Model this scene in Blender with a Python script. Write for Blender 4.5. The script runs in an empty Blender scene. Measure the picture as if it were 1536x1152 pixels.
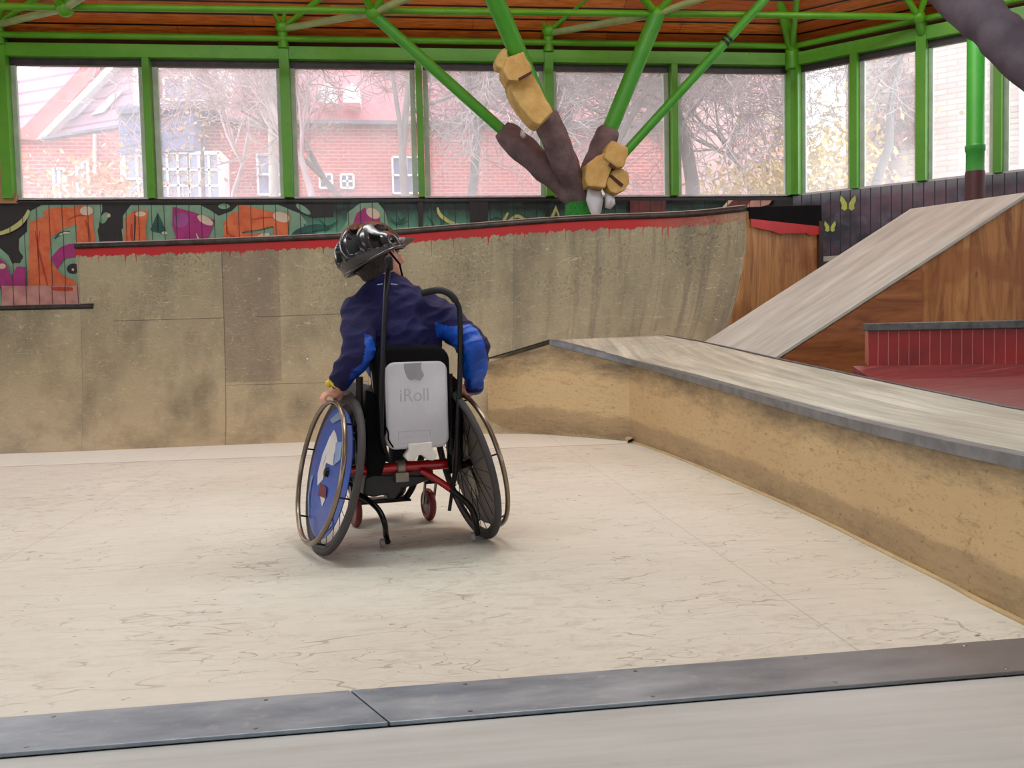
import bpy, math, random
from mathutils import Vector, Matrix, noise as mnoise
random.seed(7)
PI = math.pi
COL = bpy.context.scene.collection
# ------------------------------------------------------------------ camera
FPX, W, H, CH = 1400., 1536, 1152, .77
HY, ROLL = 495., .022
YAW = math.atan(FPX/11732); PITCH = math.atan((HY-576)/FPX)
R = Matrix.Rotation(-YAW, 3, 'Z') @ Matrix.Rotation(PI/2+PITCH, 3, 'X') @ Matrix.Rotation(-ROLL, 3, 'Z')
C0 = Vector((0, 0, CH))
def ray(u, v): return R @ Vector(((u-W/2)/FPX, -(v-H/2)/FPX, -1))
def pz(u, v, z=0): d = ray(u, v); return C0 + d*((z-CH)/d.z)
def py(u, v, y): d = ray(u, v); return C0 + d*(y/d.y)
def px(u, v, x): d = ray(u, v); return C0 + d*(x/d.x)
def pn(u, v, p, n): d = ray(u, v); n = Vector(n); return C0 + d*((Vector(p)-C0).dot(n)/d.dot(n))
cam = bpy.data.cameras.new('camera'); co = bpy.data.objects.new('camera', cam); COL.objects.link(co)
M4 = R.to_4x4(); M4.translation = C0; co.matrix_world = M4
cam.sensor_width = 36; cam.lens = FPX/W*36; cam.clip_end = 300
bpy.context.scene.camera = co

# ------------------------------------------------------------------ materials
def srgb(r, g, b):
    f = lambda c: (c/255/12.92) if c/255 <= .04045 else ((c/255+.055)/1.055)**2.4
    return (f(r), f(g), f(b), 1)
class NT:
    def __init__(s, name):
        s.m = bpy.data.materials.new(name); s.m.use_nodes = True
        s.t = s.m.node_tree; s.b = s.t.nodes['Principled BSDF']; s.o = s.t.nodes['Material Output']
    def n(s, t, **k):
        x = s.t.nodes.new(t)
        for a, b in k.items(): setattr(x, a, b)
        return x
    def put(s, sock, v):
        if isinstance(v, bpy.types.NodeSocket): s.t.links.new(v, sock)
        else: sock.default_value = v
    def coord(s, k='Object'): return s.n('ShaderNodeTexCoord').outputs[k]
    def map(s, v, scale=(1, 1, 1), loc=(0, 0, 0), rot=(0, 0, 0)):
        x = s.n('ShaderNodeMapping'); s.put(x.inputs[0], v); x.inputs['Scale'].default_value = scale
        x.inputs['Location'].default_value = loc; x.inputs['Rotation'].default_value = rot; return x.outputs[0]
    def noise(s, v, sc, det=4, ro=.55, dist=0):
        x = s.n('ShaderNodeTexNoise'); s.put(x.inputs['Vector'], v); x.inputs['Scale'].default_value = sc
        x.inputs['Detail'].default_value = det; x.inputs['Roughness'].default_value = ro; x.inputs['Distortion'].default_value = dist
        return x.outputs[0]
    def wave(s, v, sc, dist=0, det=2, dsc=1, dirn='X'):
        x = s.n('ShaderNodeTexWave', bands_direction=dirn); s.put(x.inputs['Vector'], v); x.inputs['Scale'].default_value = sc
        x.inputs['Distortion'].default_value = dist; x.inputs['Detail'].default_value = det; x.inputs['Detail Scale'].default_value = dsc
        return x.outputs['Fac']
    def sep(s, v):
        x = s.n('ShaderNodeSeparateXYZ'); s.put(x.inputs[0], v); return x.outputs
    def ma(s, op, a, b=0., c=None):
        x = s.n('ShaderNodeMath', operation=op); s.put(x.inputs[0], a); s.put(x.inputs[1], b)
        if c is not None: s.put(x.inputs[2], c)
        return x.outputs[0]
    def mr(s, v, a, b, c=0., d=1.):
        x = s.n('ShaderNodeMapRange'); s.put(x.inputs[0], v)
        for i, q in enumerate((a, b, c, d)): s.put(x.inputs[i+1], q)
        return x.outputs[0]
    def ramp(s, f, st):
        x = s.n('ShaderNodeValToRGB'); s.put(x.inputs[0], f); e = x.color_ramp.elements
        while len(e) < len(st): e.new(.5)
        for q, (p, c) in zip(e, st): q.position = p; q.color = c
        return x.outputs[0]
    def mix(s, f, a, b, mode='MIX'):
        x = s.n('ShaderNodeMix', data_type='RGBA', blend_type=mode); s.put(x.inputs[0], f); s.put(x.inputs[6], a); s.put(x.inputs[7], b)
        return x.outputs[2]
    def line(s, c, pos, w):     # 1 within w of pos
        return s.ma('LESS_THAN', s.ma('ABSOLUTE', s.ma('SUBTRACT', c, pos)), w)
    def rep(s, c, period, w, off=0.):   # 1 on repeated thin lines
        f = s.ma('FRACT', s.ma('ADD', s.ma('DIVIDE', c, period), off)); return s.ma('LESS_THAN', f, w/period)
    def bump(s, h, strength=.3, dist=.01):
        x = s.n('ShaderNodeBump'); s.put(x.inputs['Height'], h); x.inputs['Strength'].default_value = strength
        x.inputs['Distance'].default_value = dist; s.t.links.new(x.outputs[0], s.b.inputs['Normal']); return s
    def out(s, col, rough=.6, metal=0., spec=.5, **k):
        s.put(s.b.inputs['Base Color'], col); s.put(s.b.inputs['Roughness'], rough); s.put(s.b.inputs['Metallic'], metal)
        s.put(s.b.inputs['Specular IOR Level'], spec)
        for a, b in k.items(): s.put(s.b.inputs[a], b)
        return s.m
def plain(name, rgb, rough=.6, metal=0., spec=.5, var=.12, sc=6, bump=0):
    n = NT(name); o = n.coord(); f = n.noise(o, sc, 4)
    c = srgb(*rgb); d = tuple(x*(1-var*2) for x in c[:3])+(1,)
    if bump: n.bump(n.noise(o, sc*8, 3), bump, .005)
    return n.out(n.mix(n.mr(f, .35, .65), d, c), rough, metal, spec)

# ------------------------------------------------------------------ mesh builder
class MB:
    def __init__(s): s.V = []; s.F = []; s.MI = []; s.UV = []; s.mi = 0
    def add(s, vs, fs, uv=None):
        b = len(s.V); s.V += [Vector(v) for v in vs]; s.UV += list(uv) if uv else [(0, 0)]*len(vs)
        for f in fs: s.F.append([b+i for i in f]); s.MI.append(s.mi)
        return s
    def m(s, i): s.mi = i; return s
    def box(s, c, d, rot=None, taper=1):
        c = Vector(c); x, y, z = (q/2 for q in d)
        vs = [Vector((sx*x*(taper if sz > 0 else 1), sy*y*(taper if sz > 0 else 1), sz*z)) for sz in (-1, 1) for sy in (-1, 1) for sx in (-1, 1)]
        if rot is not None: vs = [rot @ v for v in vs]
        return s.add([c+v for v in vs], [(0, 2, 3, 1), (4, 5, 7, 6), (0, 1, 5, 4), (2, 6, 7, 3), (0, 4, 6, 2), (1, 3, 7, 5)])
    def prism(s, pts, off):     # polygon extruded by vector off
        n = len(pts); off = Vector(off); a = [Vector(p) for p in pts]
        return s.add(a+[p+off for p in a], [list(range(n)), list(range(2*n-1, n-1, -1))]+[(i, (i+1) % n, n+(i+1) % n, n+i) for i in range(n)])
    def poly(s, pts): return s.add(pts, [list(range(len(pts)))])
    def grid(s, nu, nv, fn):
        vs = []; uv = []
        for j in range(nv+1):
            for i in range(nu+1):
                p, q = fn(i/nu, j/nv); vs.append(p); uv.append(q)
        w = nu+1
        return s.add(vs, [(j*w+i, j*w+i+1, (j+1)*w+i+1, (j+1)*w+i) for j in range(nv) for i in range(nu)], uv)
    def tube(s, pts, r, seg=10, closed=False, cap=True, flat=None):
        pts = [Vector(p) for p in pts]; n = len(pts)
        rr = r if isinstance(r, (list, tuple)) else [r]*n
        vs = []; prev = None
        for i in range(n):
            if closed: t = pts[(i+1) % n]-pts[i-1]
            else: t = pts[min(i+1, n-1)]-pts[max(i-1, 0)]
            t.normalize()
            if prev is None:
                a = Vector((0, 0, 1)) if abs(t.z) < .9 else Vector((1, 0, 0)); x = t.cross(a).normalized()
            else:
                x = (prev-t*prev.dot(t)).normalized()
            prev = x; y = t.cross(x)
            for k in range(seg):
                a = 2*PI*k/seg; fx, fy = (flat or (1, 1))
                vs.append(pts[i]+(x*math.cos(a)*fx+y*math.sin(a)*fy)*rr[i])
        fs = []
        for i in range(n if closed else n-1):
            j = (i+1) % n
            for k in range(seg): l = (k+1) % seg; fs.append((i*seg+k, i*seg+l, j*seg+l, j*seg+k))
        if not closed and cap: fs += [list(range(seg))[::-1], [(n-1)*seg+k for k in range(seg)]]
        return s.add(vs, fs)
    def ell(s, c, r, rot=None, nu=20, nv=12):
        c = Vector(c); vs = []; r = r if hasattr(r, '__len__') else (r, r, r)
        for j in range(1, nv):
            for i in range(nu):
                th = PI*j/nv; ph = 2*PI*i/nu
                v = Vector((r[0]*math.sin(th)*math.cos(ph), r[1]*math.sin(th)*math.sin(ph), r[2]*math.cos(th)))
                vs.append(c+(rot @ v if rot is not None else v))
        for z in (1, -1):
            v = Vector((0, 0, r[2]*z)); vs.append(c+(rot @ v if rot is not None else v))
        T = len(vs)-2; B = T+1; fs = []
        for j in range(nv-2):
            for i in range(nu): k = (i+1) % nu; fs.append((j*nu+i, (j+1)*nu+i, (j+1)*nu+k, j*nu+k))
        for i in range(nu): k = (i+1) % nu; fs.append((T, i, k)); fs.append((B, (nv-2)*nu+k, (nv-2)*nu+i))
        return s.add(vs, fs)
    def lathe(s, prof, c, axis, seg=32, closed=False):    # prof: (radius, along axis)
        axis = Vector(axis).normalized(); a = Vector((0, 0, 1)) if abs(axis.z) < .9 else Vector((1, 0, 0))
        x = axis.cross(a).normalized(); y = axis.cross(x); c = Vector(c); n = len(prof); vs = []
        for r, h in prof:
            for k in range(seg): t = 2*PI*k/seg; vs.append(c+axis*h+(x*math.cos(t)+y*math.sin(t))*r)
        fs = []
        for i in range(n if closed else n-1):
            j = (i+1) % n
            for k in range(seg): l = (k+1) % seg; fs.append((i*seg+k, j*seg+k, j*seg+l, i*seg+l))
        if not closed:
            if prof[0][0] > 1e-6: fs.append(list(range(seg)))
            if prof[-1][0] > 1e-6: fs.append([(n-1)*seg+k for k in range(seg)][::-1])
        return s.add(vs, fs)
    def cap(s, a, b, ra, rb, seg=14):      # tapered capsule (closed)
        a = Vector(a); b = Vector(b); t = (b-a).normalized(); L = (b-a).length
        prof = [(ra*math.sin(q), -ra*math.cos(q)) for q in (.0, .5, 1.0, PI/2)]+[(rb*math.sin(q), L-rb*math.cos(q)) for q in (PI/2, 2.14, 2.64, PI)]
        prof[0] = (1e-4, -ra); prof[-1] = (1e-4, L+rb)
        return s.lathe(prof, a, t, seg)
    def build(s, name, mats, parent=None, origin=None, smooth=None, bevel=0, recalc=True):
        o0 = Vector(origin) if origin is not None else (Vector(parent['_o']) if parent is not None and '_o' in parent else Vector((0, 0, 0)))
        me = bpy.data.meshes.new(name); me.from_pydata([v-o0 for v in s.V], [], s.F)
        for mt in (mats if isinstance(mats, (list, tuple)) else [mats]): me.materials.append(mt)
        me.polygons.foreach_set('material_index', s.MI)
        uvl = me.uv_layers.new(name='uv')
        uvl.data.foreach_set('uv', [c for l in me.loops for c in s.UV[l.vertex_index]])
        if recalc:
            import bmesh
            bm = bmesh.new(); bm.from_mesh(me); bmesh.ops.recalc_face_normals(bm, faces=bm.faces[:]); bm.to_mesh(me); bm.free()
        if smooth is not None:
            me.polygons.foreach_set('use_smooth', [True]*len(me.polygons))
            if smooth < 180: me.set_sharp_from_angle(angle=math.radians(smooth))
        me.update()
        o = bpy.data.objects.new(name, me); COL.objects.link(o)
        if parent is not None: o.parent = parent
        elif origin is not None: o.location = o0
        if bevel:
            b = o.modifiers.new('bevel', 'BEVEL'); b.width = bevel; b.segments = 2; b.limit_method = 'ANGLE'
        return o
def tag(o, label=None, cat=None, group=None, kind=None):
    if label: o['label'] = label
    if cat: o['category'] = cat
    if group: o['group'] = group
    if kind: o['kind'] = kind
    return o
def thing(name, loc, label, cat, group=None, rotz=0):
    o = bpy.data.objects.new(name, None); COL.objects.link(o); o.location = loc; o.rotation_euler = (0, 0, rotz)
    o.empty_display_size = .1
    if rotz == 0: o['_o'] = tuple(loc)
    return tag(o, label, cat, group)
def struct(o): o['kind'] = 'structure'; return o
def copy_tree(o, parent=None):
    c = o.copy(); COL.objects.link(c)
    if parent is not None: c.parent = parent
    for ch in list(o.children): copy_tree(ch, c)
    return c
def remeshed(mb, voxel, smooth_it, name, mats, parent=None, classify=None, origin=None, disp=None):
    t = mb.build('tmp', mats[0], origin=(0, 0, 0)); m = t.modifiers.new('r', 'REMESH'); m.mode = 'VOXEL'; m.voxel_size = voxel
    if smooth_it: q = t.modifiers.new('s', 'SMOOTH'); q.iterations = smooth_it; q.factor = .5
    dg = bpy.context.evaluated_depsgraph_get(); ev = t.evaluated_get(dg); me = bpy.data.meshes.new_from_object(ev)
    me.name = name; old = t.data; bpy.data.objects.remove(t); bpy.data.meshes.remove(old)
    o0 = Vector(origin) if origin is not None else (Vector(parent['_o']) if parent is not None and '_o' in parent else Vector((0, 0, 0)))
    if disp:
        me.update(); no = [v.normal.copy() for v in me.vertices]
        for v, nn in zip(me.vertices, no): v.co += nn*disp(v.co)
    me.materials.clear()
    for mt in mats: me.materials.append(mt)
    for p in me.polygons: p.use_smooth = True; p.material_index = classify(p.center, p.normal) if classify else 0
    for v in me.vertices: v.co -= o0
    o = bpy.data.objects.new(name, me); COL.objects.link(o)
    if parent is not None: o.parent = parent
    elif origin is not None: o.location = o0
    return o
def catmull(P, n=8):
    P = [Vector(p) for p in P]; out = []
    for i in range(len(P)-1):
        a = P[max(i-1, 0)]; b = P[i]; c = P[i+1]; d = P[min(i+2, len(P)-1)]
        for k in range(n):
            t = k/n; out.append(.5*((2*b)+(c-a)*t+(2*a-5*b+4*c-d)*t*t+(3*b-a-3*c+d)*t**3))
    return out+[P[-1]]
# ------------------------------------------------------------------ shared materials
def m_green(name='green_paint', base=(70, 142, 8)):
    n = NT(name); o = n.coord(); f = n.noise(o, 3, 5); g = n.noise(o, 40, 4)
    c = n.mix(n.mr(f, .3, .7), srgb(*base), srgb(base[0]+22, base[1]+14, base[2]+14))
    c = n.mix(n.mr(g, .68, .74), c, srgb(40, 70, 25))
    return n.out(c, .42, 0, .5)
GREEN = m_green(); 
DARKRAIL = plain('dark_window_rail', (58, 46, 50), .5, var=.25, sc=9)
GREYRAIL = plain('grey_window_bead', (186, 200, 184), .5)
BLACK = plain('black_paint', (22, 20, 22), .5)
def m_glass():
    m = bpy.data.materials.new('dusty_hazy_glass'); m.use_nodes = True; t = m.node_tree; t.nodes.clear()
    o = t.nodes.new('ShaderNodeOutputMaterial'); tr = t.nodes.new('ShaderNodeBsdfTransparent'); tl = t.nodes.new('ShaderNodeBsdfTranslucent')
    gl = t.nodes.new('ShaderNodeBsdfGlossy'); gl.inputs['Roughness'].default_value = .03
    tl.inputs[0].default_value = (1, .97, .985, 1); tr.inputs[0].default_value = (.96, .96, .96, 1)
    a = t.nodes.new('ShaderNodeMixShader'); b = t.nodes.new('ShaderNodeMixShader')
    tc = t.nodes.new('ShaderNodeTexCoord'); nz = t.nodes.new('ShaderNodeTexNoise'); nz.inputs['Scale'].default_value = 2.5; nz.inputs['Detail'].default_value = 6
    mr = t.nodes.new('ShaderNodeMapRange'); mr.inputs[1].default_value = .3; mr.inputs[2].default_value = .7; mr.inputs[3].default_value = .16; mr.inputs[4].default_value = .26  # translucent share gives the dust film and the bright overexposed haze
    L = t.links.new; L(tc.outputs['Object'], nz.inputs[0]); L(nz.outputs[0], mr.inputs[0]); L(mr.outputs[0], a.inputs[0])
    L(tr.outputs[0], a.inputs[1]); L(tl.outputs[0], a.inputs[2])
    L(a.outputs[0], o.inputs[0]); t.nodes.remove(b); t.nodes.remove(gl); return m
GLASS = m_glass()

# ------------------------------------------------------------------ the octagonal hall
SILL, HEAD = 2.125, 3.40
OC = [Vector((4.17, 9.5, 0))]; L8 = 10.4; a = -PI/4
for i in range(7): OC.append(OC[-1]+Vector((math.cos(a), math.sin(a), 0))*L8); a -= PI/4
CEN = sum(OC, Vector())/8
def seg_frame(A, B):
    d = (B-A).normalized(); nin = Vector((d.y, -d.x, 0))     # clockwise ring: inside is to the right
    if nin.dot(CEN-A) < 0: nin = -nin
    return d, nin
def slab(mb, A, B, z0, z1, t0, t1, nin):   # box along A-B, from t0 to t1 towards the inside
    mb.prism([A+nin*t0+Vector((0, 0, z0)), B+nin*t0+Vector((0, 0, z0)), B+nin*t0+Vector((0, 0, z1)), A+nin*t0+Vector((0, 0, z1))], nin*(t1-t0))

# graffiti wall -------------------------------------------------------------------
def paint(name, rgb, rgb2=None, kind=None, z=(0, 1), groove=True, fade=0):
    n = NT(name); o = n.coord(); s = n.sep(o); f = n.noise(o, 9, 5)
    c = srgb(*rgb); d = srgb(*(rgb2 or [int(q*.86) for q in rgb]))
    if kind == 'grad':     # spray fade up the boards
        g = n.ma('ADD', n.mr(s[2], z[0], z[1]), n.ma('MULTIPLY', n.ma('SUBTRACT', f, .5), .6)); col = n.mix(g, c, d)
    else: col = n.mix(n.mr(f, .4, .7), c, d)
    sp = n.noise(o, 60, 3); col = n.mix(n.mr(sp, .66, .75, 0, .5), col, srgb(25, 22, 22))
    if groove:
        gr = n.rep(s[0], .118, .009); col = n.mix(n.ma('MULTIPLY', gr, .75), col, srgb(18, 16, 18))
        if groove == 1: n.bump(n.ma('SUBTRACT', 1, gr), .6, .004)
    return n.out(col, .55)
P_BLACK = paint('graffiti_black', (26, 22, 24), (38, 30, 32)); P_MINT = paint('graffiti_mint', (128, 165, 138), (112, 150, 125))
P_OR = paint('graffiti_orange', (214, 112, 62), (196, 84, 44)); P_MAG = paint('graffiti_magenta', (165, 38, 118), (140, 30, 100))
P_TEAL = paint('graffiti_teal_fade', (96, 168, 140), (20, 36, 34), 'grad', (1.78, 2.0)); P_WHITE = paint('graffiti_white', (214, 196, 176), (196, 178, 160))
P_YEL = paint('graffiti_pale_yellow', (192, 190, 122), (170, 172, 110)); P_VIO = paint('graffiti_violet', (158, 74, 146))
P_DT = paint('graffiti_deep_teal', (18, 88, 78), (14, 60, 56)); P_WASH = paint('graffiti_whitewash', (196, 148, 134), (170, 110, 116))
P_RED = paint('graffiti_red_line', (190, 62, 28)); P_BR = paint('graffiti_brown_red', (110, 48, 40), (70, 40, 42)); P_TOP = paint('graffiti_dark_top', (34, 30, 34), (52, 46, 50), groove=False)
A, B = OC[7], OC[0]; d, nin = seg_frame(A, B)
wall = MB(); slab(wall, A, B, 0, SILL-.01, -.12, 0, nin)
w = wall.build('wall_far', P_BLACK, origin=(0, 9.5, 0)); struct(w)
gf = MB(); mats = [P_MINT, P_OR, P_MAG, P_TEAL, P_WHITE, P_YEL, P_VIO, P_DT, P_WASH, P_RED, P_BR, P_BLACK, P_TOP]
lay = [0]
def g(pts, mi, org=(0, 280), sc=3.2):
    lay[0] += 1; off = 9.5-.0012-.0007*lay[0]
    P = [py(org[0]+x/sc, org[1]+y/sc, off) for x, y in pts]
    for p in P: p.z = min(p.z, SILL-.03)
    gf.m(mi).poly(P)
def gel(x, y, rx, ry, mi, rot=0, org=(0, 280), sc=3.2):
    g([(x+rx*math.cos(t)*math.cos(rot)-ry*math.sin(t)*math.sin(rot), y+rx*math.cos(t)*math.sin(rot)+ry*math.sin(t)*math.cos(rot)) for t in [2*PI*k/16 for k in range(16)]], mi, org, sc)
def gst(pts, wd, mi, org=(0, 280), sc=3.2):
    P = [Vector((x, y, 0)) for x, y in pts]; P = catmull(P, 5); Lf = []; Rt = []
    for i, p in enumerate(P):
        t = (P[min(i+1, len(P)-1)]-P[max(i-1, 0)]).normalized(); nn = Vector((-t.y, t.x, 0)); k = wd*(.35+.65*math.sin(PI*(i+.8)/(len(P)+.6)))
        Lf.append(p+nn*k/2); Rt.append(p-nn*k/2)
    g([(p.x, p.y) for p in Lf+Rt[::-1]], mi, org, sc)
g([(1330, 60), (3600, 60), (3600, 420), (1330, 420)], 3)
g([(-200, 120), (40, 330), (60, 372), (110, 345), (90, 300), (92, 250), (130, 215), (132, 125), (200, 88), (490, 86), (492, 140), (468, 210), (478, 268), (590, 262), (583, 200), (590, 140), (628, 88), (960, 88), (1008, 112), (1050, 140), (1110, 118), (1142, 88), (1335, 86), (1440, 130), (1472, 170), (1450, 235), (1350, 330), (380, 600), (-200, 600)], 0)
g([(-200, 40), (190, 70), (130, 120), (60, 190), (20, 220), (70, 240), (85, 300), (112, 335), (95, 368), (60, 366), (40, 315), (0, 290), (-200, 250)], 11)
g([(495, 92), (590, 92), (590, 205), (545, 180), (515, 205), (480, 205), (475, 180)], 11)
gel(500, 150, 16, 30, 0, .5); gel(522, 138, 8, 10, 4)
g([(985, 80), (1125, 80), (1115, 110), (1055, 132), (1005, 108)], 11); gel(1075, 94, 28, 13, 0)
g([(1325, 78), (1600, 78), (1600, 145), (1500, 150), (1420, 118)], 11); gel(1455, 108, 42, 14, 0, .6)
g([(140, 172), (218, 140), (220, 115), (440, 95), (458, 272), (365, 275), (370, 180), (310, 200), (250, 240), (235, 330), (255, 375), (300, 425), (355, 448), (385, 505), (135, 500)], 1)
g([(205, 125), (225, 105), (400, 92), (400, 118), (225, 142)], 1)
gst([(168, 210), (185, 300), (215, 420), (235, 500)], 10, 9); gst([(410, 160), (425, 210), (432, 262)], 14, 9); gst([(325, 160), (370, 140), (415, 140)], 8, 9); gst([(192, 210), (182, 300), (190, 400)], 7, 9)
g([(245, 340), (290, 290), (330, 275), (368, 270), (368, 335), (310, 345), (275, 397)], 2); gst([(262, 250), (290, 225), (335, 215)], 12, 7); gst([(285, 232), (310, 222), (335, 222)], 9, 4)
gel(350, 393, 30, 24, 11, -.2); gel(350, 398, 6, 6, 4)
gel(415, 116, 32, 22, 4)
g([(600, 150), (640, 115), (712, 113), (697, 200), (706, 272), (595, 272)], 1); gst([(648, 120), (648, 180), (645, 265)], 8, 11); gst([(632, 180), (632, 230), (640, 270)], 14, 9); gel(674, 131, 26, 12, 4)
g([(757, 122), (797, 212), (772, 222), (722, 208)], 7); gst([(757, 135), (757, 215)], 9, 11); gel(790, 222, 14, 7, 4)
g([(480, 262), (590, 260), (590, 285), (480, 285)], 2)
g([(828, 95), (920, 120), (1030, 160), (1012, 215), (990, 265), (720, 295), (715, 265), (845, 247), (828, 190)], 2); gel(870, 160, 36, 36, 6); gel(985, 161, 42, 18, 4, .5); gst([(942, 225), (952, 250), (960, 265)], 7, 4)
g([(1142, 88), (1180, 90), (1300, 122), (1390, 130), (1385, 200), (1372, 260), (1312, 262), (1316, 205), (1310, 188), (1250, 205), (1162, 218), (1165, 228), (1240, 222), (1292, 232), (1285, 250), (1250, 262), (1068, 268), (1075, 172), (1110, 125), (1148, 120)], 1)
gst([(1090, 190), (1098, 228), (1160, 252), (1230, 244)], 12, 9); gst([(1212, 158), (1260, 150), (1330, 148)], 7, 9); gel(1350, 146, 42, 24, 4, .3); gel(1262, 237, 34, 12, 4, -.3)
gst([(1400, 240), (1440, 215), (1520, 195), (1580, 200)], 34, 7); gst([(1460, 180), (1480, 215), (1520, 225)], 10, 7)
gst([(-60, 240), (30, 215), (85, 185), (120, 150), (138, 112)], 24, 5)
g([(-60, 340), (0, 345), (30, 370), (52, 432), (82, 382), (120, 385), (127, 490), (-60, 490)], 2); gel(10, 382, 18, 13, 4)
g([(8, 476), (392, 476), (392, 600), (8, 600)], 8); gst([(250, 490), (350, 492)], 22, 9)
Z = dict(org=(400, 250), sc=3.072)
g([(240, 345), (330, 310), (370, 250), (372, 212), (430, 168), (512, 165), (545, 205), (562, 270), (560, 345)], 0, **Z)
g([(385, 300), (402, 250), (415, 215), (452, 188), (470, 212), (520, 232), (528, 275), (450, 310)], 2, **Z); gel(490, 215, 34, 22, 4, .5, **Z)
for x0, x1, y0 in ((697, 722, 160), (935, 1020, 160), (1283, 1305, 190)): g([(x0, y0), (x1, y0), (x1-3, 330), (x0+3, 330)], 11, **Z)
for pts in (((570, 235), (600, 260), (640, 230)), ((605, 225), (620, 262), (650, 250)), ((735, 270), (760, 285), (785, 275)), ((240, 240), (280, 275), (330, 250)), ((1030, 245), (1060, 235), (1090, 250)), ((1200, 235), (1235, 250), (1275, 262)), ((800, 240), (806, 262), (800, 290)), ((740, 225), (765, 262), (775, 290))): gst(pts, 9, 7, **Z)
gst([(787, 188), (800, 222), (850, 258), (930, 282)], 17, 5, **Z); gst([(1020, 276), (1080, 262), (1112, 212)], 15, 5, **Z); gst([(1090, 272), (1150, 228), (1190, 245), (1255, 270)], 15, 5, **Z)
g([(1290, 275), (1332, 178), (1372, 275)], 5, **Z); g([(1308, 275), (1334, 205), (1360, 275)], 7, **Z)
Z = dict(org=(1040, 280), sc=4.43)
g([(-420, 60), (-180, 70), (-200, 330), (-420, 330)], 10, **Z); g([(250, 68), (400, 66), (360, 180), (180, 200), (200, 140)], 10, **Z); g([(400, 70), (540, 66), (500, 120), (330, 160)], 8, **Z); gst([(180, 160), (260, 80), (300, 60)], 22, 4, **Z); g([(560, 66), (760, 66), (760, 300), (440, 300), (520, 130)], 11, **Z)
g([(-5000, 40), (900, 40), (900, 90), (-600, 92), (-5000, 108)], 12, **Z)
o = gf.build('graffiti', mats, w, origin=(0, 9.5, 0), recalc=False); o['label'] = 'orange, mint and magenta spray-painted lettering with highlights'
bpy.data.objects['graffiti'].location = (0, 0, 0)

# right diagonal wall
P_NAVY = NT('dark_blue_painted_boards'); o_ = P_NAVY.coord('UV'); s_ = P_NAVY.sep(o_)
f1 = P_NAVY.noise(P_NAVY.map(o_, (1, 1, 1)), 1.1, 4); cc = P_NAVY.mix(P_NAVY.mr(f1, .42, .6), srgb(34, 32, 46), srgb(112, 84, 100)); cc = P_NAVY.mix(P_NAVY.mr(P_NAVY.noise(o_, 7, 6), .55, .75), cc, srgb(88, 92, 112))
cc = P_NAVY.mix(P_NAVY.mr(s_[1], 2.0, 2.11), cc, srgb(120, 124, 132)); cc = P_NAVY.mix(P_NAVY.rep(s_[0], .1, .01), cc, srgb(14, 14, 20)); P_NAVY = P_NAVY.out(cc, .45)
A, B = OC[0], OC[1]; dR, nR = seg_frame(A, B)
wr = MB(); z0 = 1.45
def uvw(p): return ((p-OC[0]).dot(dR), p.z)
wr.grid(1, 1, lambda i, j: ((lambda p: (p, uvw(p)))(A+dR*L8*i+nR*.06+Vector((0, 0, z0+(SILL-.02-z0)*j)))))
slab(wr, A, B, 0, SILL-.02, -.12, .055, nR)
wr = wr.build('wall_right', P_NAVY, origin=A); struct(wr)
b = MB(); slab(b, A, B, z0-.05, z0, .04, .14, nR); struct(b.build('trim_1', plain('white_trim', (190, 188, 184)), origin=A))
b = MB(); slab(b, A+dR*.02, B, 0, z0-.05, .055, .075, nR); o = b.build('lower_panel', plain('grey_tan_plywood', (140, 126, 108)), wr, origin=A); o.location = (0, 0, 0)
# butterflies
def on_right(u, v, t=.066): return pn(u, v, OC[0]+nR*t, nR)
bt = MB()
for cx, cy, s in ((1272, 305, 1.), (1245, 340, .72)):
    for sg in (-1, 1):
        bt.poly([on_right(cx+sg*s*x, cy+s*y) for x, y in ((1, 8), (1.5, 0), (6, -7), (11, -12), (12, -4), (9, 3), (10, 8), (5, 11))])
o = bt.build('painted_butterflies', plain('yellow_spray', (196, 206, 96)), wr, origin=A, recalc=False); o.location = (0, 0, 0); o['label'] = 'two pale yellow butterflies sprayed on the dark boards'
# remaining walls of the ring (seen through nothing, but they close the hall)
PW = plain('painted_wall', (120, 112, 108))
for i, nm in ((6, 'wall_left'), (1, 'wall_side_east'), (2, 'wall_side_south_east'), (3, 'wall_near'), (4, 'wall_side_south_west'), (5, 'wall_side_west')):
    A, B = OC[i], OC[(i+1) % 8]; d, nin = seg_frame(A, B); m_ = MB(); slab(m_, A, B, 0, SILL, -.12, 0, nin); struct(m_.build(nm, PW, origin=A))
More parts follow.
